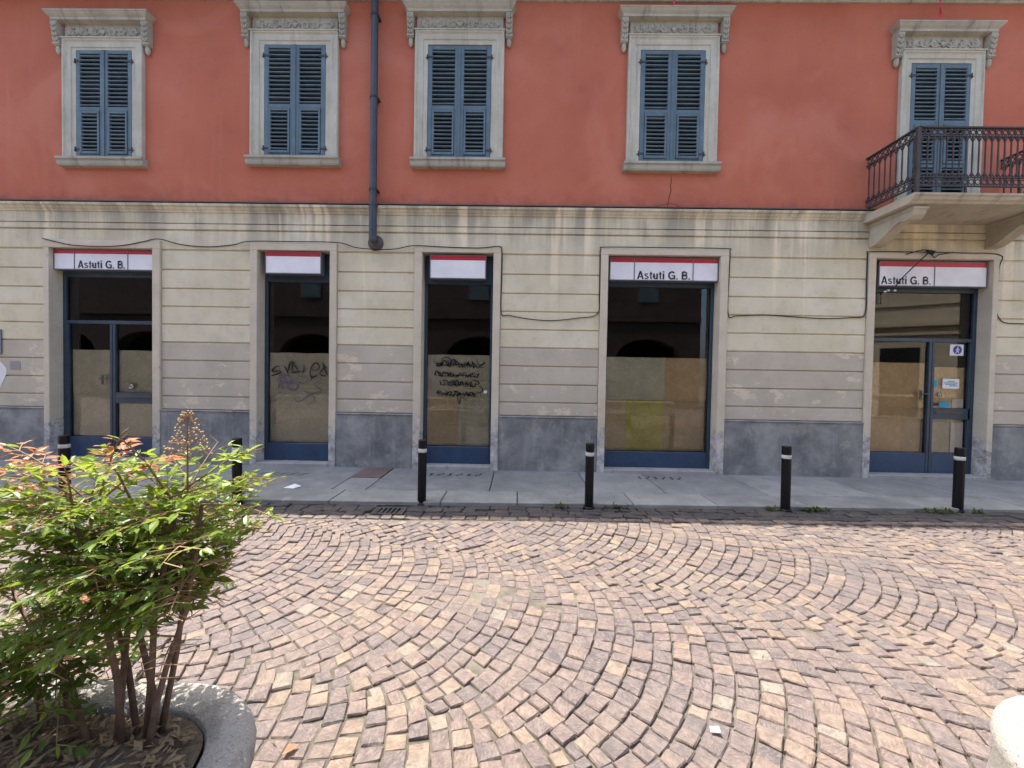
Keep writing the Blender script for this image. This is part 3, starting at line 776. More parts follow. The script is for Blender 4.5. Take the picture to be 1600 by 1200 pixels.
# ------------------------------------------------------------------ shopfronts
GY=.20
def bars(m_,l,y0=GY-.035,y1=GY+.035):
    for x0,x1,z0,z1 in l: m_.cbox(x0,x1,y0,y1,z0,z1,.005)
def pane(o,x0,x1,z0,z1,y=GY): return MB().quad((x0,y,z0),(x1,y,z0),(x1,y,z1),(x0,y,z1)).build('glass_pane',M['glass'],o)
def handle(o,x,z,s=1):
    m_=MB().box(x-.02,x+.02,GY-.042,GY-.034,z-.09,z+.06); m_.tube([(x,GY-.04,z),(x,GY-.085,z),(x+s*.11,GY-.088,z+.002)],.009,8); m_.build('door_handle',M['castiron'],o)
def front(i,kick,door=None,zt=2.965,fw_=.045,zb=.088):
    a,b=shops[i]['o']; a+=.001;b-=.001; m_=MB()
    L=[(a,a+fw_,zb,zt),(b-fw_,b,zb,zt)]; L.append((a+fw_,b-fw_,zt-.06,zt))
    if door:
        mx,tz,rz=door
        L+=[(a+fw_,b-fw_,tz,tz+.055),(mx-.045,mx-.003,zb,tz),(mx+.003,mx+.045,zb,tz),(mx+.045,b-fw_,rz,rz+.17),(a+fw_,a+fw_+.035,kick,tz),(b-fw_-.035,b-fw_,zb,tz)]
    bars(m_,L); o=m_.build('shopfront',M['frame'],bld)
    if door:
        MB().cbox(a+fw_,mx-.045,GY-.03,GY+.03,zb,kick,.006).build('kick_panel',M['kick'],o)
        MB().cbox(mx+.045,b-fw_-.035,GY-.03,GY+.03,zb,kick,.006).build('kick_panel',M['kick'],o)
        pane(o,a+fw_,b-fw_,tz+.055,zt-.06); pane(o,a+fw_+.035,mx-.045,kick,tz); pane(o,mx+.045,b-fw_-.035,kick,rz); pane(o,mx+.045,b-fw_-.035,rz+.17,tz)
        MB().cbox(mx+.07,b-fw_-.12,GY-.048,GY-.034,rz+.085,rz+.135,.004).build('letter_slot',M['castiron'],o)
        handle(o,mx-.16,1.33 if i==0 else 1.32)
    else:
        MB().cbox(a+fw_,b-fw_,GY-.03,GY+.03,zb,kick,.006).build('kick_panel',M['kick'],o)
        pane(o,a+fw_,b-fw_,kick,zt-.06)
    MB().box(a,b,GY-.03,GY+.10,zt,OT+.001).build('fascia_board',M['frame'],o)
    MB().cbox(a,b,-.045,.40,.0,.086,.006).build('threshold',M['step'],o)
    return o
front(0,.40,(-6.447,2.20,.945),3.0,.05)
front(1,.362); front(2,.358); front(3,.335)
front(4,.40,(6.405,2.125,.93),2.94,.05)

# sheets behind the glass
def sheet(name,x0,x1,z0,z1,mat,label,y=GY+.022,seed=0,amp=.010,group=None):
    n=22; vs_=[];fs=[]
    for j in range(n+1):
        for i in range(n+1):
            x=x0+(x1-x0)*i/n; z=z0+(z1-z0)*j/n
            e=1 if 0<i<n and 0<j<n else .4
            d=amp*e*(noise.noise(Vector((x*4+seed,z*3,seed)))+.8*abs(noise.noise(Vector((x*9,z*6+seed,seed*2))))) 
            vs_.append((x+.004*noise.noise(Vector((z*5,seed,0))),y+amp*1.3+d,z+.006*noise.noise(Vector((x*4,seed,9)))))
    for j in range(n):
        for i in range(n): a=j*(n+1)+i; fs.append((a,a+1,a+n+2,a+n+1))
    o=MB().add(vs_,fs).build(name,mat,None,smooth=True); return tag(o,label,'paper sheet',group)
sheet('paper_sheet',-7.16,-6.49,1.10,1.79,M['grypap'],'crumpled greyish upper paper behind left pane of the leftmost shop door',seed=1)
sheet('paper_sheet',-7.165,-6.49,.41,1.13,M['grypap'],'greyish lower paper behind left pane of the leftmost shop door',y=GY+.034,seed=2)
sheet('paper_sheet',-6.405,-5.71,1.118,1.79,M['grypap'],'greyish paper in the leftmost door above its letter slot',seed=3)
sheet('paper_sheet',-6.405,-5.71,.405,.945,M['grypap'],'greyish paper in the leftmost door below its letter slot',seed=4)
sheet('paper_sheet',-3.962,-2.945,1.12,1.795,M['grypap'],'upper grey-green paper with angular black tag in second shop window',seed=5)
sheet('paper_sheet',-3.962,-2.945,.365,1.15,M['grypap'],'lower grey-green paper in the second shop window',y=GY+.034,seed=6)
sheet('paper_sheet',-1.435,-.445,1.13,1.805,M['grypap'],'upper grey-green paper with four lines of scrawl in third window',seed=7)
sheet('paper_sheet',-1.435,-.94,.36,1.16,M['kraft2'],'lower left brown paper below the scrawl in third window',y=GY+.034,seed=8)
sheet('paper_sheet',-.96,-.445,.36,1.16,M['grypap'],'lower right greyish paper below the scrawl in third window',y=GY+.045,seed=9)
sheet('paper_sheet',1.387,2.32,1.145,1.815,M['grypap'],'grey-green crumpled upper paper in the wide window',seed=10,amp=.009)
sheet('paper_sheet',2.25,2.98,1.14,1.815,M['kraft'],'upper right brown kraft paper in the wide window',y=GY+.040,seed=11,amp=.008)
sheet('paper_sheet',1.387,1.72,.338,1.17,M['kraft2'],'narrow lower left brown paper in the wide window',y=GY+.04,seed=12)
sheet('paper_sheet',1.70,2.32,.338,1.165,M['yelpap'],'yellow paper at the bottom middle of the wide window',y=GY+.052,seed=13)
sheet('paper_sheet',2.30,2.98,.338,1.16,M['kraft2'],'lower right dull brown paper in the wide window',y=GY+.064,seed=14)
sheet('paper_sheet',5.43,6.355,1.10,1.80,M['kraft'],'upper brown kraft paper left of the rightmost shop door mullion',seed=15,amp=.008)
sheet('paper_sheet',5.43,6.04,.405,1.12,M['kraft'],'lower left brown kraft paper of the rightmost shopfront',y=GY+.038,seed=16,amp=.008)
sheet('paper_sheet',6.03,6.355,.405,1.12,M['kraft2'],'narrow lower brown paper beside the rightmost door mullion',y=GY+.050,seed=17)
sheet('paper_sheet',6.455,6.975,1.105,1.74,M['kraft'],'brown paper behind stickers on the rightmost door',seed=18)
sheet('paper_sheet',6.455,6.975,.405,.928,M['palepap'],'pale paper in the low pane of the rightmost door',seed=19)

# graffiti and stickers on the glass
def T2(l): return [(-4.0665+x*.001381,1.902-y*.001344) for x,y in l]
def T3(l): return [(-1.5666+x*.001381,1.893-y*.001344) for x,y in l]
def smooth(P,n=6):
    o=[]
    for i in range(len(P)-1):
        p0,p1,p2,p3=P[max(i-1,0)],P[i],P[i+1],P[min(i+2,len(P)-1)]
        for k in range(n):
            t=k/n; o.append(tuple(.5*((2*p1[d])+(-p0[d]+p2[d])*t+(2*p0[d]-5*p1[d]+4*p2[d]-p3[d])*t*t+(-p0[d]+3*p1[d]-3*p2[d]+p3[d])*t**3) for d in (0,1)))
    return o+[P[-1]]
gy=GY-.0035
gA=empty('graffiti_tag',(-3.47,gy,1.5),'large angular black tag letters on the second window','graffiti')
def stroke(par,P,mat,wd,tf): 
    o=MB().ribbon(smooth(tf(P)),wd,0).build('stroke',mat,par); o.parent=par; 
    for v in o.data.vertices: v.co=(v.co.x-par.location.x,0,v.co.z-par.location.z)
for P in [[(205,245),(160,248),(118,292),(150,305),(200,290)],[(200,292),(215,318),(160,338),(108,356)],[(255,232),(280,280),(302,332)],[(330,175),(312,240),(300,300)],[(345,178),(350,240),(345,312)],[(348,180),(385,240),(420,295)],[(335,318),(400,305),(465,300)],[(486,220),(484,280),(465,328)],
          [(572,385),(556,330),(566,262),(600,205),(640,200),(660,235),(645,275),(580,285)],[(560,335),(585,368),(640,332)],[(694,182),(725,260),(756,340)],[(742,235),(700,270),(665,320)],[(665,320),(700,345),(740,345)]]: stroke(gA,P,M['ink'],.026,T2)
gB=empty('graffiti_tag',(-3.65,gy,1.33),'faded purple rounded tag low on the second window','graffiti')
for P in [[(180,430),(190,380),(240,345),(300,355),(345,410),(300,430),(240,440),(185,440)],[(200,440),(210,400),(250,370),(270,430)],[(200,450),(190,510)],[(225,450),(250,520)],[(300,440),(290,490),(350,520),(405,500),(400,450),(330,440),(305,480)]]: stroke(gB,P,M['purple'],.020,T2)
gC=empty('graffiti_tag',(-3.2,gy,1.3),'faint grey looping tag at right of the second window','graffiti')
for P in [[(380,390),(430,360),(520,380),(500,440),(420,430),(390,400)],[(690,400),(610,440),(640,490),(690,520),(560,560),(470,520)],[(540,430),(600,360),(690,370)],[(380,600),(400,650),(470,640),(540,580),(600,600),(590,660),(520,690)]]: stroke(gC,P,M['greyink'],.017,T2)
gD=empty('graffiti_tag',(-1.0,gy,1.5),'four lines of dense black scrawl on the third window','graffiti')
g_=random.Random(3)
for y,x0,x1,h in ((165,170,660,42),(290,175,670,30),(395,235,640,34),(515,205,640,30)):
    x=x0
    while x<x1:
        n=g_.randint(4,7); P=[]; xx=x
        for q in range(n):
            P.append((xx+g_.uniform(-14,14),y+g_.uniform(-h,h)+(x-x0)*.03)); xx+=g_.uniform(6,24)
        stroke(gD,P,M['ink'],g_.uniform(.011,.020),T3); x+=g_.uniform(24,42)
    stroke(gD,[(x0+20,y+22),(x0+160,y+26),(x0+300,y+12),(x1-40,y+30),(x1+20,y+44)],M['ink'],.014,T3)
for P in [[(265,165),(270,110),(330,98),(370,140),(340,190),(285,180)],[(395,110),(440,150),(400,150)],[(600,370),(660,365),(695,400),(640,410)],[(690,430),(720,440),(735,480),(700,510)],[(440,560),(470,640),(490,570),(560,600)],[(660,120),(700,190),(760,150),(690,200),(750,210)]]: stroke(gD,P,M['ink'],.017,T3)
def card(name,x0,x1,z0,z1,mat,label,cat='sticker',y=GY-.005,th=.002):
    o=MB().box(x0,x1,y-th,y,z0,z1).build(name,mat); return tag(o,label,cat)
def disc(x,z,r,y,n=20):
    m_=MB(); m_.add([(x+r*math.cos(2*math.pi*k/n),y,z+r*math.sin(2*math.pi*k/n)) for k in range(n)],[tuple(range(n))]); return m_
card('sticker',-.535,-.482,1.205,1.25,M['white'],'small white square sticker on the third window')
def roundst(x,z,r,label):
    e=empty('round_sticker',(x,GY-.006,z),label,'sticker'); 
    m_=MB().lathe([(r,0),(r,.002)],(0,0,0),20,'y'); m_.build('disc',M['ink'],e)
    m_=MB(); m_.torus((0,-.003,0),r*.66,r*.08,16,4); m_.ribbon(smooth([(-r*.4,-r*.2),(0,r*.35),(r*.4,-r*.1),(-r*.3,-r*.35)]),r*.2,-.0035); m_.build('emblem',M['grypap'],e)
roundst(-6.175,1.215,.055,'dark round emblem sticker on the leftmost door')
roundst(6.565,1.315,.038,'dark round emblem sticker on the rightmost door')
e=empty('pedestrian_sign',(6.81,GY-.005,2.01),'white square plate with blue disc and white walking figure behind door glass','sign')
MB().box(-.115,.095,-.003,0,-.088,.085).build('plate',M['white'],e)
disc(0,0,.068,-.0045).build('blue_disc',M['blue'],e)
m_=MB(); m_.ribbon([(0,.028),(.004,.006),(0,-.012)],.03,-.0058); m_.ribbon([(0,-.010),(-.012,-.028),(-.026,-.046)],.016,-.0058); m_.ribbon([(0,-.010),(.012,-.028),(.018,-.048)],.016,-.0058); m_.ribbon([(0,.024),(.02,.012),(.03,-.004)],.012,-.0058); m_.ribbon([(0,.024),(-.016,.010),(-.026,-.004)],.012,-.0058)
m_.add([(.003+.011*math.cos(k*.785),-.0058,.044+.011*math.sin(k*.785)) for k in range(8)],[tuple(range(8))]); m_.build('walking_figure',M['white'],e)
e=empty('notice_card',(6.73,GY-.005,1.485),'white notice card with lines of pale blue print on rightmost door','notice')
MB().box(-.125,.13,-.002,0,-.075,.075).build('card',M['white'],e)
m_=MB()
for z,a,b in ((.035,-.05,.06),(.012,-.10,.10),(-.010,-.085,.075),(-.032,-.02,.10)): m_.box(a,b,-.0035,-.0025,z-.006,z+.006)
m_.build('print',M['teal'],e)
card('sticker',6.565,6.72,1.118,1.205,M['teal'],'teal blue sticker low on the rightmost door pane')
card('sticker',6.460,6.545,1.135,1.19,M['ink'],'small black card beside the teal sticker')
card('sticker',6.46,6.52,1.43,1.54,M['teal'],'small dark bluish card at the edge of the rightmost door pane')
card('paper_note',6.79,6.955,1.112,1.25,M['white'],'crumpled white paper note in the corner of the rightmost door pane','paper note',y=GY+.018)
card('paper_note',6.78,6.97,.41,.88,M['white'],'pale hanging sheet in the low pane of the rightmost door','paper note',y=GY+.018)

# ------------------------------------------------------------------ shop signs
def text_mesh(txt,h,width,mat):
    W=.185; m_=MB(); pen=[0.0]; dy=[0.0]
    def st(P,wd=W):
        P=[Vector(p) for p in P]; vs_=[];n=len(P); dy[0]-=.0004
        for i,p in enumerate(P):
            t0=(P[i]-P[i-1]).normalized() if i else None; t1=(P[i+1]-P[i]).normalized() if i<n-1 else None
            t=((t0 or t1)+(t1 or t0)); t=t.normalized() if t.length>1e-6 else (t1 or t0); nn=Vector((-t.y,t.x)); k=wd/2
            if t0 and t1: k/=max(.5,nn.dot(Vector((-t1.y,t1.x))))
            for sg in (1,-1): vs_.append((pen[0]+p.x+nn.x*k*sg,dy[0],p.y+nn.y*k*sg))
        m_.add(vs_,[(2*i,2*i+1,2*i+3,2*i+2) for i in range(n-1)])
    arc=lambda cx,cy,rx,ry,a0,a1,n=12: [(cx+rx*math.cos(R(a0+(a1-a0)*k/n)),cy+ry*math.sin(R(a0+(a1-a0)*k/n))) for k in range(n+1)]
    for ch in txt:
        if ch=='A': st([(.07,0),(.36,1)]); st([(.65,0),(.36,1)]); st([(.17,.28),(.55,.28)],.13); adv=.76
        elif ch=='s': st(arc(.27,.535,.175,.125,25,270,9)[:-1]+[(.27,.41-.02)]+arc(.27,.215,.185,.145,90,-155,9)[1:],.135); adv=.57
        elif ch=='t': st([(.19,.92),(.19,.20)]+arc(.29,.19,.10,.115,180,280,5),.15); st([(.03,.66),(.36,.66)],.125); adv=.42
        elif ch=='u': st([(.12,.73),(.12,.24)]+arc(.285,.24,.165,.17,180,360,8),.15); st([(.46,.73),(.46,0)]); adv=.62
        elif ch=='i': st([(.13,0),(.13,.73)]); st([(.13,.85),(.13,1.0)]); adv=.34
        elif ch=='G': st(arc(.43,.5,.34,.43,42,335,18)); st([(.73,.0),(.73,.45)],.13); st([(.42,.47),(.79,.47)],.125); adv=.88
        elif ch=='B': st([(.13,0),(.13,1)]); st([(.13,.93),(.40,.93)]+arc(.40,.735,.17,.195,90,-90,8)+[(.13,.54)],.135); st([(.13,.53),(.42,.53)]+arc(.42,.30,.19,.23,90,-90,8)+[(.13,.07)],.14); adv=.74
        elif ch=='.': st([(.12,0),(.12,.155)],.16); adv=.30
        else: adv=.30
        pen[0]+=adv
    xs=[v[0] for v in m_.v]; sx=width/(max(xs)-min(xs)); x0=min(xs)
    m_.v=[((v[0]-x0)*sx,v[1]*.5,v[2]*h) for v in m_.v]
    return m_.mesh('lettering',mat)
def sign(x0,x1,z0,z1,splits,text,label,grp,yf=.035,depth=.125):
    e=empty('shop_sign',((x0+x1)/2,yf,z0),label,'shop sign',grp); cx=(x0+x1)/2
    xs=[x0]+splits+[x1]; fr=.012; m_=MB()
    m_.cbox(x0-cx,x1-cx,.006,depth,0,z1-z0,.004)
    m_.build('light_box',M['signf'],e)
    m_=MB(); m_.box(x0-cx,x1-cx,-.004,.006,0,fr); m_.box(x0-cx,x1-cx,-.004,.006,z1-z0-fr,z1-z0)
    for i,x in enumerate(xs):
        h=fr if 0<i<len(xs)-1 else fr
        a=x-cx-(h/2 if 0<i<len(xs)-1 else (0 if i==0 else fr)); m_.box(a,a+fr,-.004,.006,fr,z1-z0-fr)
    m_.build('frame',M['signf'],e)
    H=z1-z0-2*fr; rb=H*.20
    for i in range(len(xs)-1):
        a=xs[i]-cx+(fr if i==0 else fr/2)+.0005; b=xs[i+1]-cx-(fr if i==len(xs)-2 else fr/2)-.0005
        MB().box(a,b,.001,.0058,fr,fr+H-rb).build('white_panel',M['signw'],e)
        MB().box(a,b,.0005,.0058,fr+H-rb+.0005,fr+H).build('red_band',M['signr'],e)
    if text:
        tx,tz,tw,th=text; o=link('lettering',text_mesh('Astuti G. B.',th,tw,M['ink']),e); o.location=(tx-cx,-.0012,tz-z0)
    return e
G_='white shop signs with a red band'
sign(-7.240,-5.642,3.02,3.338,[-6.912,-6.072],(-6.86,3.045,.745,.118),'three panel white shop sign reading Astuti G. B. over the leftmost shop',G_)
sign(-3.905,-3.040,2.995,3.335,[],None,'blank white sign with red band over the second window',G_,.0)
sign(-1.372,-.512,2.955,3.315,[],None,'blank white sign with red band over the third window',G_,.0)
sign(1.372,3.020,2.975,3.328,[1.748,2.638],(1.79,2.998,.80,.122),'three panel white shop sign reading Astuti G. B. over the wide window',G_)
sign(5.430,7.045,2.945,3.325,[6.262],(5.468,2.975,.735,.118),'two panel white shop sign reading Astuti G. B. under the balcony',G_)

# ------------------------------------------------------------------ balcony
BX0,BX1,BY=5.15,7.15,-.80; BT=3.975
bal=MB().prismx([(.02,3.86),(BY+.05,3.862),(BY+.03,3.885),(BY+.005,3.90),(BY-.01,3.93),(BY-.03,3.945),(BY-.035,BT-.006),(BY-.02,BT),(.02,BT)],BX0-.02,BX1+.03).build('balcony',M['balc'],bld)
for x in (5.24,6.95):
    pr=[(.02,3.862),(-.66,3.862),(-.70,3.855),(-.70,3.80),(-.675,3.745),(-.62,3.70),(-.55,3.695),(-.50,3.715),(-.44,3.70),(-.33,3.645),(-.22,3.575),(-.12,3.525),(.02,3.50)]
    b_=MB().prismx(pr[::-1],x,x+.175).build('bracket',M['balc'],bal)
    pr2=[(y_*.97-.0,z_-.0) for y_,z_ in pr]
    MB().prismx([(-.705,3.85),(-.715,3.84),(-.715,3.81),(-.69,3.80),(.0,3.80),(.0,3.85)][::-1],x-.012,x+.187).build('bracket_band',M['balc'],bal)
RT,RB=4.83,4.06
def railing(p0,p1,n):
    d=Vector(p1)-Vector(p0); L=d.length; t=d/L; nrm=Vector((-t.y,t.x))
    A=lambda s,z,o=0: (p0[0]+t.x*s+nrm.x*o,p0[1]+t.y*s+nrm.y*o,z)
    def bar(z0,z1,wd,nm):
        m_=MB(); vs_=[A(0,z0,-wd),A(L,z0,-wd),A(L,z0,wd),A(0,z0,wd),A(0,z1,-wd),A(L,z1,-wd),A(L,z1,wd),A(0,z1,wd)]
        m_.add(vs_,[(3,2,1,0),(4,5,6,7),(0,1,5,4),(1,2,6,5),(2,3,7,6),(3,0,4,7)]); return m_.build(nm,M['iron'],bal)
    bar(RT-.018,RT,.022,'handrail'); bar(RT-.125,RT-.113,.012,'rail'); bar(RB+.0,RB+.014,.014,'rail'); bar(RB+.115,RB+.127,.012,'rail')
    def ring(m_,s,z,R_,r_):
        vs_=[];fs=[];N,K=10,4
        for i in range(N):
            a=2*math.pi*i/N
            for j in range(K):
                b=2*math.pi*j/K; q=R_+r_*math.cos(b); vs_.append(A(s+q*math.cos(a),z+q*math.sin(a),r_*math.sin(b)))
        for i in range(N):
            for j in range(K): fs.append((i*K+j,((i+1)%N)*K+j,((i+1)%N)*K+(j+1)%K,i*K+(j+1)%K))
        m_.add(vs_,fs)
    base=None
    for i in range(n):
        s=(i+.5)*L/n; hw=L/n/2
        m_=MB(); zl,zh=RB+.127,RT-.125
        m_.tube([A(s,zl),A(s,zl+.03),A(s,zl+.06),A(s,(zl+zh)/2),A(s,zh-.06),A(s,zh-.03),A(s,zh)],[.012,.017,.009,.0115,.009,.017,.012],6)
        for sg in (-1,1):       # arch flares that make the openings lancet shaped
            m_.tube([A(s,zh-.075),A(s+sg*hw*.45,zh-.035),A(s+sg*hw*.95,zh-.004)],[.005,.006,.006],5)
            m_.tube([A(s,zl+.075),A(s+sg*hw*.45,zl+.035),A(s+sg*hw*.95,zl+.004)],[.005,.006,.006],5)
        ring(m_,s,RT-.068,.030,.008); ring(m_,s,RB+.064,.032,.008)
        m_.tube([A(s+hw,RT-.118),A(s+hw,RT-.015)],.008,5); m_.tube([A(s+hw,RB+.01),A(s+hw,RB+.12)],.009,5)
        m_.build('baluster',M['iron'],bal)
railing((BX0+.02,0.0,0),(BX0+.02,BY+.0,0),9); railing((BX0+.02,BY,0),(BX1,BY,0),24); railing((BX1,BY,0),(BX1,0,0),9)
for x in (BX0+.02,BX1): MB().cbox(x-.022,x+.022,BY-.022,BY+.022,BT-.01,RT+.004,.004).build('corner_post',M['iron'],bal)
for x in (5.8,6.5): MB().cbox(x-.012,x+.012,BY-.012,BY+.012,BT-.01,RB+.002,.002).build('rail_foot',M['iron'],bal)

# ------------------------------------------------------------------ cables
def cable(pts,label,r=.0068,name='cable'):
    Q=[]
    for i in range(len(pts)-1):
        p0,p1,p2,p3=[Vector(pts[k]) for k in (max(i-1,0),i,i+1,min(i+2,len(pts)-1))]
        for k in range(6):
            t=k/6; Q.append(.5*((2*p1)+(-p0+p2)*t+(2*p0-5*p1+4*p2-p3)*t*t+(-p0+3*p1-3*p2+p3)*t**3))
    Q.append(Vector(pts[-1])); o=MB().tube(Q,r,6).build(name,M['cable'],None,smooth=True); return tag(o,label,'cable')
yc=-.042
cable([(-7.33,yc,3.475),(-7.1,yc,3.42),(-6.85,yc,3.375),(-6.4,yc,3.36),(-6.05,yc,3.385),(-5.75,yc,3.445),(-5.52,yc,3.485),(-5.2,-.012,3.415),(-4.8,-.012,3.385),(-4.4,-.012,3.42),(-4.12,yc,3.468),(-3.5,yc,3.472),(-2.79,yc,3.468),(-2.5,-.03,3.40),(-2.2,-.05,3.37),(-1.9,-.03,3.385),(-1.6,yc,3.435),(-1.1,yc,3.42),(-.6,yc,3.415),(-.32,yc,3.44),(-.272,-.02,3.36),(-.27,-.012,2.95),(-.268,-.012,2.45),(-.15,-.012,2.41),(.15,-.012,2.36),(.5,-.012,2.34),(.9,-.012,2.385),(1.19,-.012,2.45),(1.215,-.012,2.75),(1.212,-.012,3.30),(1.222,-.03,3.43),(1.30,yc,3.452),(2.2,yc,3.455),(3.08,yc,3.452),(3.155,-.03,3.41),(3.163,-.012,3.1),(3.163,-.012,2.48),(3.3,-.012,2.455),(3.7,-.012,2.475),(4.1,-.012,2.455),(4.6,-.012,2.435),(5.0,-.012,2.455),(5.20,-.012,2.50),(5.215,-.012,2.9),(5.215,-.012,3.38),(5.24,-.04,3.435),(5.8,yc,3.44),(6.6,yc,3.435),(7.14,yc,3.41),(7.165,-.012,3.2),(7.18,-.012,2.5),(7.6,-.012,2.40),(8.6,-.012,2.42)],'long black cable draped along the shop surrounds and across the wall')
cable([(5.75,-.05,3.40),(5.95,-.09,3.455),(6.05,-.08,3.43),(5.90,-.045,3.25),(5.72,-.03,3.05),(5.68,.02,2.95)],'loose black cable hanging across the lettering of the sign under the balcony',.008)
sl=empty('spot_lamp',(6.02,-.07,3.42),'small black spot lamp over the sign under the balcony','lamp')
MB().tube([(0,0,.03),(.05,-.03,.0),(.075,-.05,-.02)],[.018,.032,.034],10).build('lamp_head',M['ink'],sl); MB().tube([(.05,0,.01),(.14,.01,-.07),(.20,.01,-.02),(.42,.02,.02)],.008,6).build('arm',M['ink'],sl)
# small bracket with white insulators at the top corner of the rightmost shopfront
ib=empty('wire_bracket',(5.50,.10,2.80),'small black wire bracket with white insulators below the rightmost sign','bracket')
m_=MB()
for x in (-.03,.03): m_.tube([(x,0,-.12),(x,0,.06)],.006,6)
for z in (-.1,-.04,.02): m_.tube([(-.03,0,z),(.03,0,z)],.005,6)
m_.build('rack',M['ink'],ib)
for x,z in ((.07,.07),(.12,.09),(.22,.09)): MB().blob((x,-.02,z),.022,.018,.016,8,5).build('insulator',M['white'],ib)
# ribbons from the eaves
def ribbon3(x,y,z0,z1,label):
    m_=MB(); n=14; vs_=[];fs=[]
    for i in range(n+1):
        t=i/n; a=t*7; z=z1+(z0-z1)*t; cx=x+.01*math.sin(t*9); vs_+=[(cx+.013*math.cos(a),y+.013*math.sin(a),z),(cx-.013*math.cos(a),y-.013*math.sin(a),z)]
    for i in range(n): fs.append((2*i,2*i+1,2*i+3,2*i+2))
    tag(m_.add(vs_,fs).build('hanging_ribbon',M['tinsel']),label,'ribbon')
ribbon3(6.02,-.15,6.70,7.25,'twisted red ribbon hanging over the balcony window cornice')
ribbon3(2.15,-.20,6.90,7.25,'short red ribbon end above the window right of centre')
# plates on the wall at the left
e=empty('wall_notice',(-8.14,-.004,1.88),'white framed notice with red disc cut by the left edge','notice')
MB().cbox(-.13,.125,-.015,0,-.19,.19,.003).build('frame',M['signf'],e); MB().box(-.115,.11,-.017,-.0145,-.175,.175).build('board',M['white'],e)
m_=disc(.05,.0,.055,-.0185); m_.build('red_disc',M['signr'],e)
m_=MB(); m_.box(-.10,.095,-.0185,-.0175,.09,.12); m_.box(-.10,.095,-.0185,-.0175,-.14,-.11); m_.build('print',M['ink'],e)
tag(MB().cbox(-7.895,-7.735,-.006,.004,1.455,1.585,.002).build('vent_plate',M['step']),'small square grey plate on the wall at far left','plate')
m_=MB(); P=[]
for k in range(26):
    a=2*math.pi*k/26; P.append((-8.16+.20*math.cos(a)*(1+.15*math.sin(3*a)),-.0035,1.37+.24*math.sin(a)*(1+.1*math.cos(5*a))))
tag(m_.add(P,[tuple(range(26))]).build('paint_patch',M['white']),'white paint blotch on the wall at the left edge','paint patch')

# ------------------------------------------------------------------ bollards
def bollard_parts(root):
    r=.049
    MB().lathe([(.062,-.02),(.062,.010),(.055,.018),(r,.022),(r,.600)],n=20).build('post',M['black'],root,smooth=False)
    MB().lathe([(r-.002,.600),(r-.002,.606),(r+.0012,.610),(r+.0012,.636),(r-.002,.642)],n=20).build('reflective_band',M['band'],root)
    MB().lathe([(r-.004,.642),(r-.004,.650),(r,.652),(r,.735),(r-.006,.742)],n=20).build('cap',M['black'],root)
bpos=[(-5.05,-1.80),(-3.13,-1.76),(-1.080,-1.625),(.838,-1.632),(3.10,-1.572),(5.178,-1.452)]
blab=['black bollard with pale band rising behind the orange shoots of the shrub','black bollard half hidden at the right side of the shrub','black bollard in front of the third window, beside the drain grate','black bollard left of the wide window','black bollard before the wall between wide window and balcony','black bollard in front of the rightmost door']
b0=None
for (x,y),l in zip(bpos,blab):
    e=empty('bollard',(x,y,.0),l,'bollard','black bollards along the kerb')
    e.rotation_euler=(rnd.gauss(0,.010),rnd.gauss(0,.010),rnd.random())
    if b0 is None: bollard_parts(e); b0=e
    else:
        for ch in list(b0.children): c=ch.copy(); COL.objects.link(c); c.parent=e
# weeds
def weed(x,y,rx,n,label):
    m_=MB()
    for k in range(n):
        a=rnd.uniform(0,6.28); q=rnd.random()**.6; bx,by=x+rx*q*math.cos(a),y+.05*q*math.sin(a); l=rnd.uniform(.02,.06); b=rnd.uniform(0,6.28); el=rnd.uniform(.2,1.2)
        d=Vector((math.cos(b)*math.cos(el),math.sin(b)*math.cos(el),math.sin(el)))*l; s_=Vector((-math.sin(b),math.cos(b),0))*l*.22
        p=Vector((bx,by,rnd.uniform(.0,.02))); m_.quad(p,p+d*.5+s_,p+d,p+d*.5-s_)
    tag(m_.build('weed_tuft',M['weed']),label,'weed','weeds along the kerb')
weed(.52,kerb(.5)-.03,.10,60,'weed tuft at the kerb left of the bollard by the wide window')
weed(1.15,kerb(1.1)-.02,.16,70,'low weeds along the kerb right of the bollard by the wide window')
weed(2.93,kerb(2.9)-.03,.08,60,'weed tuft hugging the left of the fifth bollard')
weed(3.42,kerb(3.4)-.04,.18,130,'thick weed clump right of the fifth bollard')
weed(4.85,kerb(4.8)-.03,.24,150,'wide weed clump left of the last bollard')
weed(5.3,kerb(5.3)-.06,.10,45,'small weeds just right of the last bollard')
# litter
m_=MB(); m_.add([(-2.90,-1.25,.045),(-2.76,-1.27,.047),(-2.71,-1.17,.052),(-2.80,-1.15,.075),(-2.88,-1.18,.05)],[(0,1,3),(1,2,3),(0,3,4)]); tag(m_.build('paper_scrap',M['white']),'crumpled white paper scrap lying on the pavement','litter')
m_=MB(); c=(-.87,-4.77); m_.add([(c[0]-.02,c[1]-.025,.012),(c[0]+.012,c[1]-.012,.018),(c[0]+.022,c[1]+.024,.012),(c[0]-.014,c[1]+.012,.022)],[(0,1,2),(0,2,3)]); tag(m_.build('fallen_leaf',M['leafo']),'orange fallen leaf on the cobbles beside the planter','leaf')
m_=MB(); c=(.86,-4.62); m_.add([(c[0]-.02,c[1]-.012,.012),(c[0]+.02,c[1]-.016,.014),(c[0]+.022,c[1]+.01,.018),(c[0]-.012,c[1]+.014,.013)],[(0,1,2,3)]); tag(m_.build('paper_scrap',M['white']),'tiny white scrap on the cobbles near the bottom middle','litter')

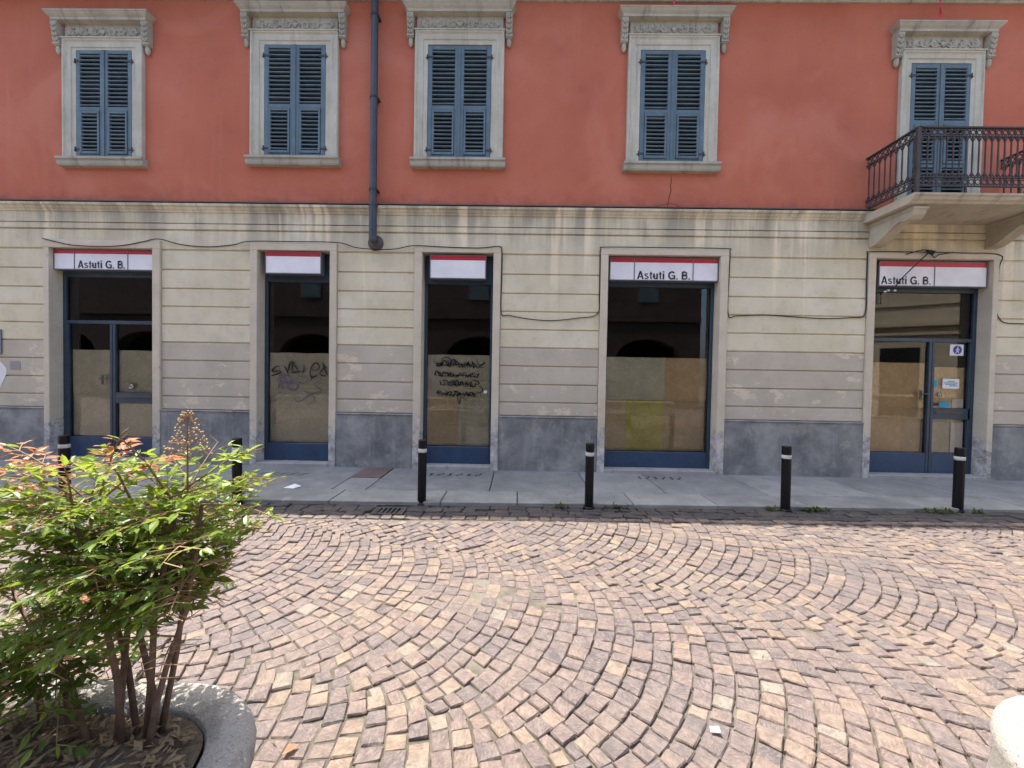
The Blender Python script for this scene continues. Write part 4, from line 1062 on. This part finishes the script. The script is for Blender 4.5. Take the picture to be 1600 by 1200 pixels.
# ================================================================== PLANTERS
def rr(cx,cy,hx,hy,r,n=8):
    P=[]
    for (sx,sy,a0) in ((1,1,0),(-1,1,90),(-1,-1,180),(1,-1,270)):
        for k in range(n+1):
            a=R(a0+90*k/n); P.append((cx+sx*(hx-r)+r*math.cos(a),cy+sy*(hy-r)+r*math.sin(a)))
    return P
def planter(cx,cy,hx,hy,r,H,lab,soilz,taper=.05):
    e=empty('planter',(cx,cy,0),lab,'planter','concrete street planters'); vs_=[];fs=[]
    prof=[(taper,-.02),(taper*.8,.06),(.012,H-.09),(.002,H-.06),(.0,H-.035),(.008,H-.012),(.024,H),(.07,H+.004),(.112,H-.004),(.118,H-.010),(.122,H-.03),(.126,H-.2)]
    n=None
    for t,z in prof:
        P=rr(0,0,hx-t,hy-t,max(r-t,.05)); n=len(P); vs_+=[(p[0],p[1],z) for p in P]
    for i in range(len(prof)-1):
        for k in range(n): fs.append((i*n+k,i*n+(k+1)%n,(i+1)*n+(k+1)%n,(i+1)*n+k))
    MB().add(vs_,fs).build('tub',M['concrete'],e,smooth=True)
    m_=MB(); vs_=[];fs=[];nx,ny=50,26
    for j in range(ny+1):
        for i in range(nx+1):
            x=(-1+2*i/nx)*(hx-.124); y=(-1+2*j/ny)*(hy-.124)
            q=max(0,abs(x)-(hx-r)); w_=max(0,abs(y)-(hy-r)); l=math.hypot(q,w_); lim=r-.125
            if l>lim: x-=math.copysign((l-lim)*q/l,x); y-=math.copysign((l-lim)*w_/l,y)
            vs_.append((x,y,soilz+.025*noise.noise(Vector((x*5+cx,y*5,2)))+.012*noise.noise(Vector((x*22,y*22,5)))))
    for j in range(ny):
        for i in range(nx): a=j*(nx+1)+i; fs.append((a,a+1,a+nx+2,a+nx+1))
    m_.add(vs_,fs).build('soil',M['soil'],e,smooth=True)
    return e
planter(-1.645,-5.46,.97,.41,.34,.50,'oblong concrete planter with rounded rim holding the leafy shrubs',.482)
planter(2.315,-5.42,.97,.42,.36,.50,'pale concrete planter end at the lower right corner',.42,-.05)
# leaf litter on the soil
m_=MB()
for k in range(3200):
    x=rnd.uniform(-2.4,-.80); y=rnd.uniform(-5.72,-5.20); a=rnd.uniform(0,6.28); l=rnd.uniform(.008,.028); d=Vector((math.cos(a),math.sin(a),rnd.uniform(-.3,.3)))*l; s_=Vector((-math.sin(a),math.cos(a),rnd.uniform(-.4,.4)))*l*rnd.uniform(.12,.38)
    if math.hypot(max(0,x+1.0),max(0,y+5.40))>.19: continue
    p=Vector((x,y,.492+rnd.random()*.02)); m_.quad(p-d,p+s_,p+d,p-s_)
tag(m_.build('leaf_litter',M['dry']),'dry leaf litter covering the soil of the planter','leaf litter',kind='stuff')

# ================================================================== SHRUBS
def leaf_geo():
    vs_=[(0,0,0)];
    for t,w_ in ((.22,.155),(.5,.185),(.78,.10)):
        zc_=-.10*t*t; vs_+=[(t,w_,zc_+.05),(t,0,zc_),(t,-w_,zc_+.05)]
    vs_.append((1,0,-.12))
    fs=[(0,2,1),(0,3,2),(1,2,5,4),(2,3,6,5),(4,5,8,7),(5,6,9,8),(7,8,10),(8,9,10)]
    return vs_,fs
LV,LF=leaf_geo()
LM={}
for k in ('leafg','leafl','leafo'):
    LM[k]=MB().add(LV,LF).mesh('leaf',M[k])
def basis(d,upv,l):
    x=d.normalized(); y=upv.cross(x); y=y.normalized() if y.length>1e-5 else x.orthogonal().normalized(); z=x.cross(y)
    return Matrix(((x.x*l,y.x*l,z.x*l),(x.y*l,y.y*l,z.y*l),(x.z*l,y.z*l,z.z*l)))
def shrub(name,base,canes,label,nf,seed,indiv,accept,top,orange,flower=None,extra=None):
    g=random.Random(seed); root=empty(name,base,label,'shrub','shrubs in the planter'); B=Vector(base); leaves=[]; tw=MB()
    for c in canes:
        pts=[Vector(p)-B for p in c]; n=len(pts); m_=MB()
        m_.tube(pts,[.0088*(1-.5*i/(n-1)) for i in range(n)],8); m_.build('cane',M['stem'],root,smooth=True)
    def frond(p,d,L,kind):
        n=5; P=[p]; q=p.copy(); dd=d.normalized()
        for i in range(n): q=q+dd*L/n; dd=(dd+Vector((0,0,-.10))).normalized(); P.append(q.copy())
        tw.tube(P,[.0028*(1-.6*i/n) for i in range(n+1)],4,False)
        for i in range(1,n+1):
            ax=(P[i]-P[i-1]).normalized(); side=ax.cross(Vector((0,0,1))); side=side.normalized() if side.length>1e-4 else Vector((1,0,0))
            for s_ in (-1,1):
                if i==n and s_==1: 
                    add(P[i],ax,g,kind,1.15); continue
                pd=(side*s_*.9+ax*.55+Vector((0,0,g.uniform(-.15,.25)))).normalized(); pl=L*.34*(1-.4*i/n)
                e=P[i]+pd*pl; tw.tube([P[i],e],[.0016,.001],3,False)
                for t in (.55,1.0):
                    o=P[i]+pd*pl*t; sd_=pd.cross(Vector((0,0,1))); sd_=sd_.normalized() if sd_.length>1e-4 else Vector((1,0,0))
                    if t<1:
                        for s3 in (-1,1): add(o,(pd*.6+sd_*s3+Vector((0,0,g.uniform(-.3,.2)))),g,kind,.85)
                    else:
                        add(o,pd+Vector((0,0,g.uniform(-.3,.1))),g,kind,1.05)
                        for s3 in (-1,1): add(o,(pd*.8+sd_*s3*.7+Vector((0,0,g.uniform(-.3,.2)))),g,kind,.8)
    def add(p,d,g,kind,k):
        if not accept(p+B,g) and not (kind=='leafo' and p.z+B.z<1.305): return
        l=k*g.uniform(.025,.046); upv=(Vector((0,0,1))+Vector((g.gauss(0,.6),g.gauss(0,.6),g.gauss(0,.3)))).normalized(); d=d.normalized()+Vector((g.gauss(0,.25),g.gauss(0,.25),g.gauss(-.05,.25)))
        z=p.z+B.z
        if kind is None:
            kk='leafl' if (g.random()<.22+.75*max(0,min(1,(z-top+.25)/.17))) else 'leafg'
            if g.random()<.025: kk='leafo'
        else: kk=kind if g.random()<.85 else 'leafl'
        leaves.append((p.copy(),basis(d,upv,l),kk))
    for k in range(nf):
        c=g.choice(canes); pts=[Vector(p)-B for p in c]; t=g.uniform(.38,1.0)**.75*(len(pts)-1); i=min(int(t),len(pts)-2); p=pts[i].lerp(pts[i+1],t-i)
        a=g.uniform(0,6.28); el=g.uniform(-.25,.95); d=Vector((math.cos(a)*math.cos(el),math.sin(a)*math.cos(el)*.9,math.sin(el)))
        frond(p,d,g.uniform(.11,.25),None)
    for (p,d,L) in orange: 
        tw.tube([Vector(p)-B-Vector(d)*.12,Vector(p)-B],[.003,.0028],4,False); frond(Vector(p)-B,Vector(d),L,'leafo')
    for (p,d,L) in (extra or []): 
        tw.tube([Vector(p)-B-Vector(d).normalized()*.12,Vector(p)-B],[.003,.0028],4,False); frond(Vector(p)-B,Vector(d),L,'leafl')
    tw.build('leaf_stalks',M['twig'],root)
    # the leaves that show largest are single parts, the rest one mass
    cl=CAM-B
    leaves.sort(key=lambda q:(q[0]-cl).length)
    vis=leaves[:indiv]; rest=leaves[indiv:]
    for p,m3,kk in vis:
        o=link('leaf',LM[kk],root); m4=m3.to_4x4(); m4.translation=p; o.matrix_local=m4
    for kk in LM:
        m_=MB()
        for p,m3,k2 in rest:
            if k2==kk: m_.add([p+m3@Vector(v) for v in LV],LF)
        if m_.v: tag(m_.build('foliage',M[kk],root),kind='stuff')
    if flower:
        m_=MB(); f=Vector(flower)-B
        st=MB().tube([f-Vector((0,0,.16)),f+Vector((.0,0,.10))],[.003,.0015],5)
        for k in range(120):
            t=g.random(); rr_=.062*(1-t)**.7+.004; a=g.uniform(0,6.28); q=f+Vector((rr_*math.cos(a)*g.random()**.4,rr_*math.sin(a)*g.random()**.4,-.02+.125*t)); m_.blob(q,.0030,.0030,.0042,5,3)
            if k%3==0: st.tube([f+Vector((0,0,-.03+.12*t)),q],[.0012,.0008],3,False)
        tag(m_.build('flower_panicle',M['flower'],root),kind='stuff'); st.build('flower_stalk',M['twig'],root)
    return root,len(leaves)
Y0=-5.27
can=[[(-1.035,Y0-.02,.45),(-1.06,Y0-.01,.657),(-1.107,Y0,.83),(-1.16,Y0+.02,.94),(-1.20,Y0+.02,1.06),(-1.22,Y0+.02,1.15)],
     [(-.995,Y0,.45),(-.975,Y0,.71),(-.966,Y0,.89),(-.94,Y0+.02,1.01),(-.93,Y0+.03,1.15)],
     [(-.975,Y0-.02,.45),(-.955,Y0-.01,.60),(-.936,Y0,.695),(-.887,Y0,.84),(-.855,Y0,1.01),(-.84,Y0,1.14)],
     [(-1.0,Y0+.03,.45),(-1.0,Y0+.03,.605),(-1.037,Y0+.03,.763),(-1.054,Y0+.04,.85),(-1.07,Y0+.05,.97),(-1.08,Y0+.06,1.12)],
     [(-.985,Y0+.03,.45),(-.95,Y0+.05,.70),(-.93,Y0+.06,.90),(-.90,Y0+.08,1.12)],
     [(-1.03,Y0+.02,.45),(-1.09,Y0+.05,.66),(-1.16,Y0+.07,.83),(-1.25,Y0+.08,1.00)],
     [(-1.12,Y0-.02,.45),(-1.22,Y0+.02,.62),(-1.34,Y0+.04,.74),(-1.42,Y0+.05,.86)],[(-1.20,Y0+.0,.45),(-1.27,Y0+.05,.58),(-1.33,Y0+.08,.70)],[(-1.3,Y0+.02,.45),(-1.36,Y0+.06,.60),(-1.44,Y0+.07,.72)],
     [(-1.05,Y0-.03,.45),(-1.10,Y0+.06,.75),(-1.14,Y0+.10,.95),(-1.15,Y0+.12,1.12)]]
def acc(p,g):
    if p.x>-.735 and g.random()<.92: return False
    if p.z>1.275: return g.random()<.05
    if p.z<.80: return g.random()<(.85 if p.x<-1.10 else .10)
    if p.z<1.04 and p.x>-.79-(1.04-p.z)*.55: return False
    return p.y<-4.9 and p.y>-5.75
org=[((-1.28,Y0+.02,1.18),(-.6,.05,.22),.20),((-1.22,Y0+.0,1.20),(-.35,-.1,.4),.15),((-1.12,Y0+.02,1.21),(.15,0,.5),.12),((-1.18,Y0+.06,1.19),(-.8,.2,.25),.20),((-1.05,Y0,1.20),(.4,0,.35),.11),((-1.33,Y0+.03,1.13),(-.7,.1,.15),.18)]
exf=[((-.82,Y0,1.19),(.8,.05,.25),.17),((-.80,Y0,1.14),(.9,-.1,.05),.16),((-.84,Y0+.03,1.22),(.6,.1,.45),.13),((-.95,Y0-.02,1.22),(-.1,-.3,.6),.13),((-1.02,Y0-.04,1.21),(.3,-.5,.5),.13)]
_,n1=shrub('nandina_shrub',(-1.01,Y0,.42),can,'leafy green shrub with orange new shoots growing at the planter end',165,11,300,acc,1.25,org,(-.895,Y0+.02,1.285),exf)
can2=[[(-1.75,-5.36,.45),(-1.72,-5.32,.7),(-1.68,-5.30,.95),(-1.64,-5.28,1.15)],[(-1.72,-5.38,.45),(-1.64,-5.35,.7),(-1.58,-5.33,.92),(-1.53,-5.32,1.08)],[(-1.80,-5.35,.45),(-1.83,-5.25,.8),(-1.80,-5.2,1.1)]]
def acc2(p,g): return p.x<-1.26-.0*g.random() and .55<p.z<1.27
_,n2=shrub('nandina_shrub',(-1.76,-5.36,.42),can2,'sparser green shrub reaching in from the left edge of the picture',46,23,120,acc2,1.22,[((-1.50,-5.30,1.02),(.5,.1,.2),.16)],None,[((-1.52,-5.3,1.12),(.8,.1,.1),.2),((-1.50,-5.3,.95),(.8,0,.0),.2),((-1.48,-5.3,1.2),(.7,.1,.1),.2)])
# ferny growth on the soil by the canes
print('leaves',n1,n2,'cobbles',len(cob))

# ================================================================== OPPOSITE SIDE (seen only mirrored in the panes)
ob=empty('opposite_arcade',(0,-14,0),'brown arcaded house across the street, mirrored dimly in the panes','building')
mb=MB(); x=-13; 
def arch(mb,x0,x1,zs,zt,y0,y1,top):
    n=14; cx=(x0+x1)/2; rx=(x1-x0)/2
    pts=[(cx-rx*math.cos(math.pi*k/n),zs+(zt-zs)*math.sin(math.pi*k/n)) for k in range(n+1)]
    for k in range(n):
        a,b=pts[k],pts[k+1]
        mb.quad((a[0],y1,a[1]),(b[0],y1,b[1]),(b[0],y1,top),(a[0],y1,top)); mb.quad((a[0],y1,a[1]),(a[0],y0,a[1]),(b[0],y0,b[1]),(b[0],y1,b[1]))
for k in range(-3,5):
    xa=-13+k*4.2; mb.box(xa,xa+1.0,-.7,0,0,4.2); arch(mb,xa+1.0,xa+4.2,2.3,3.4,-.7,0,4.2)
mb.box(8,9,-.7,0,0,4.2); mb.box(-25.6,9,-.7,0,4.2,8.5)
mb.build('arcade_wall',M['oppb'],ob); MB().box(-25.8,-25.6,-5,-.7,0,4.2).build('arcade_end',M['inter'],ob); MB().box(9,9.2,-5,-.7,0,4.2).build('arcade_end',M['inter'],ob); MB().box(-25.6,9,-4.8,-.7,-.04,.01).build('arcade_floor',M['inter'],ob)
MB().box(-25.6,9,-5,-4.8,0,4.2).build('arcade_back',M['inter'],ob); MB().box(-25.6,9,-5,-.7,4.0,4.2).build('arcade_ceiling',M['inter'],ob)
MB().box(-25.6,9,-.05,.12,4.25,4.45).build('string_course',M['oppb'],ob)
for k in range(5):
    xw=-10.4+k*4.2; MB().cbox(xw-.5,xw+.5,-.02,.05,5.2,7.0,.01).build('window_shutter',M['shutter'],ob)
oc=empty('opposite_house',(14,-12,0),'cream banded house across the street, mirrored in the rightmost door','building')
mb=MB(); mb.box(-5,5,-.4,0,0,8.5); w_=mb.build('wall',M['oppc'],oc)
for z,d,h in ((.9,.06,.08),(3.4,.10,.12),(3.75,.18,.16),(4.6,.06,.06),(5.6,.12,.12),(7.9,.3,.3)): MB().box(-5,5,-.0,d,z,z+h).build('moulding',M['oppc'],oc)
for xw in (-3.4,-.6,2.2):
    MB().cbox(xw-.5,xw+.5,.0,.05,5.75,7.5,.01).build('window_shutter',M['shutter'],oc); MB().box(xw-.6,xw+.6,.001,.02,.1,2.9).build('shop_opening',M['dark'],oc)
oc.rotation_euler=(0,0,R(38))

lw=empty('low_wall',(-1,-10.6,0),'long pale low wall across the street, mirrored in the shop panes','low wall')
MB().cbox(-9,7.5,-.2,.2,-.06,.42,.02).build('wall_body',M['concrete'],lw); MB().cbox(-9.03,7.53,-.24,.24,.422,.50,.015).build('coping',M['concrete'],lw)
sp_=empty('sign_post',(-.35,-8.6,0),'grey metal post across the street, mirrored in the third window','post')
MB().tube([(0,0,-.05),(0,0,2.6)],.035,12).build('pole',M['castiron'],sp_); MB().lathe([(.09,0),(.09,.02),(.05,.04),(.036,.06)],n=14).build('foot',M['castiron'],sp_)
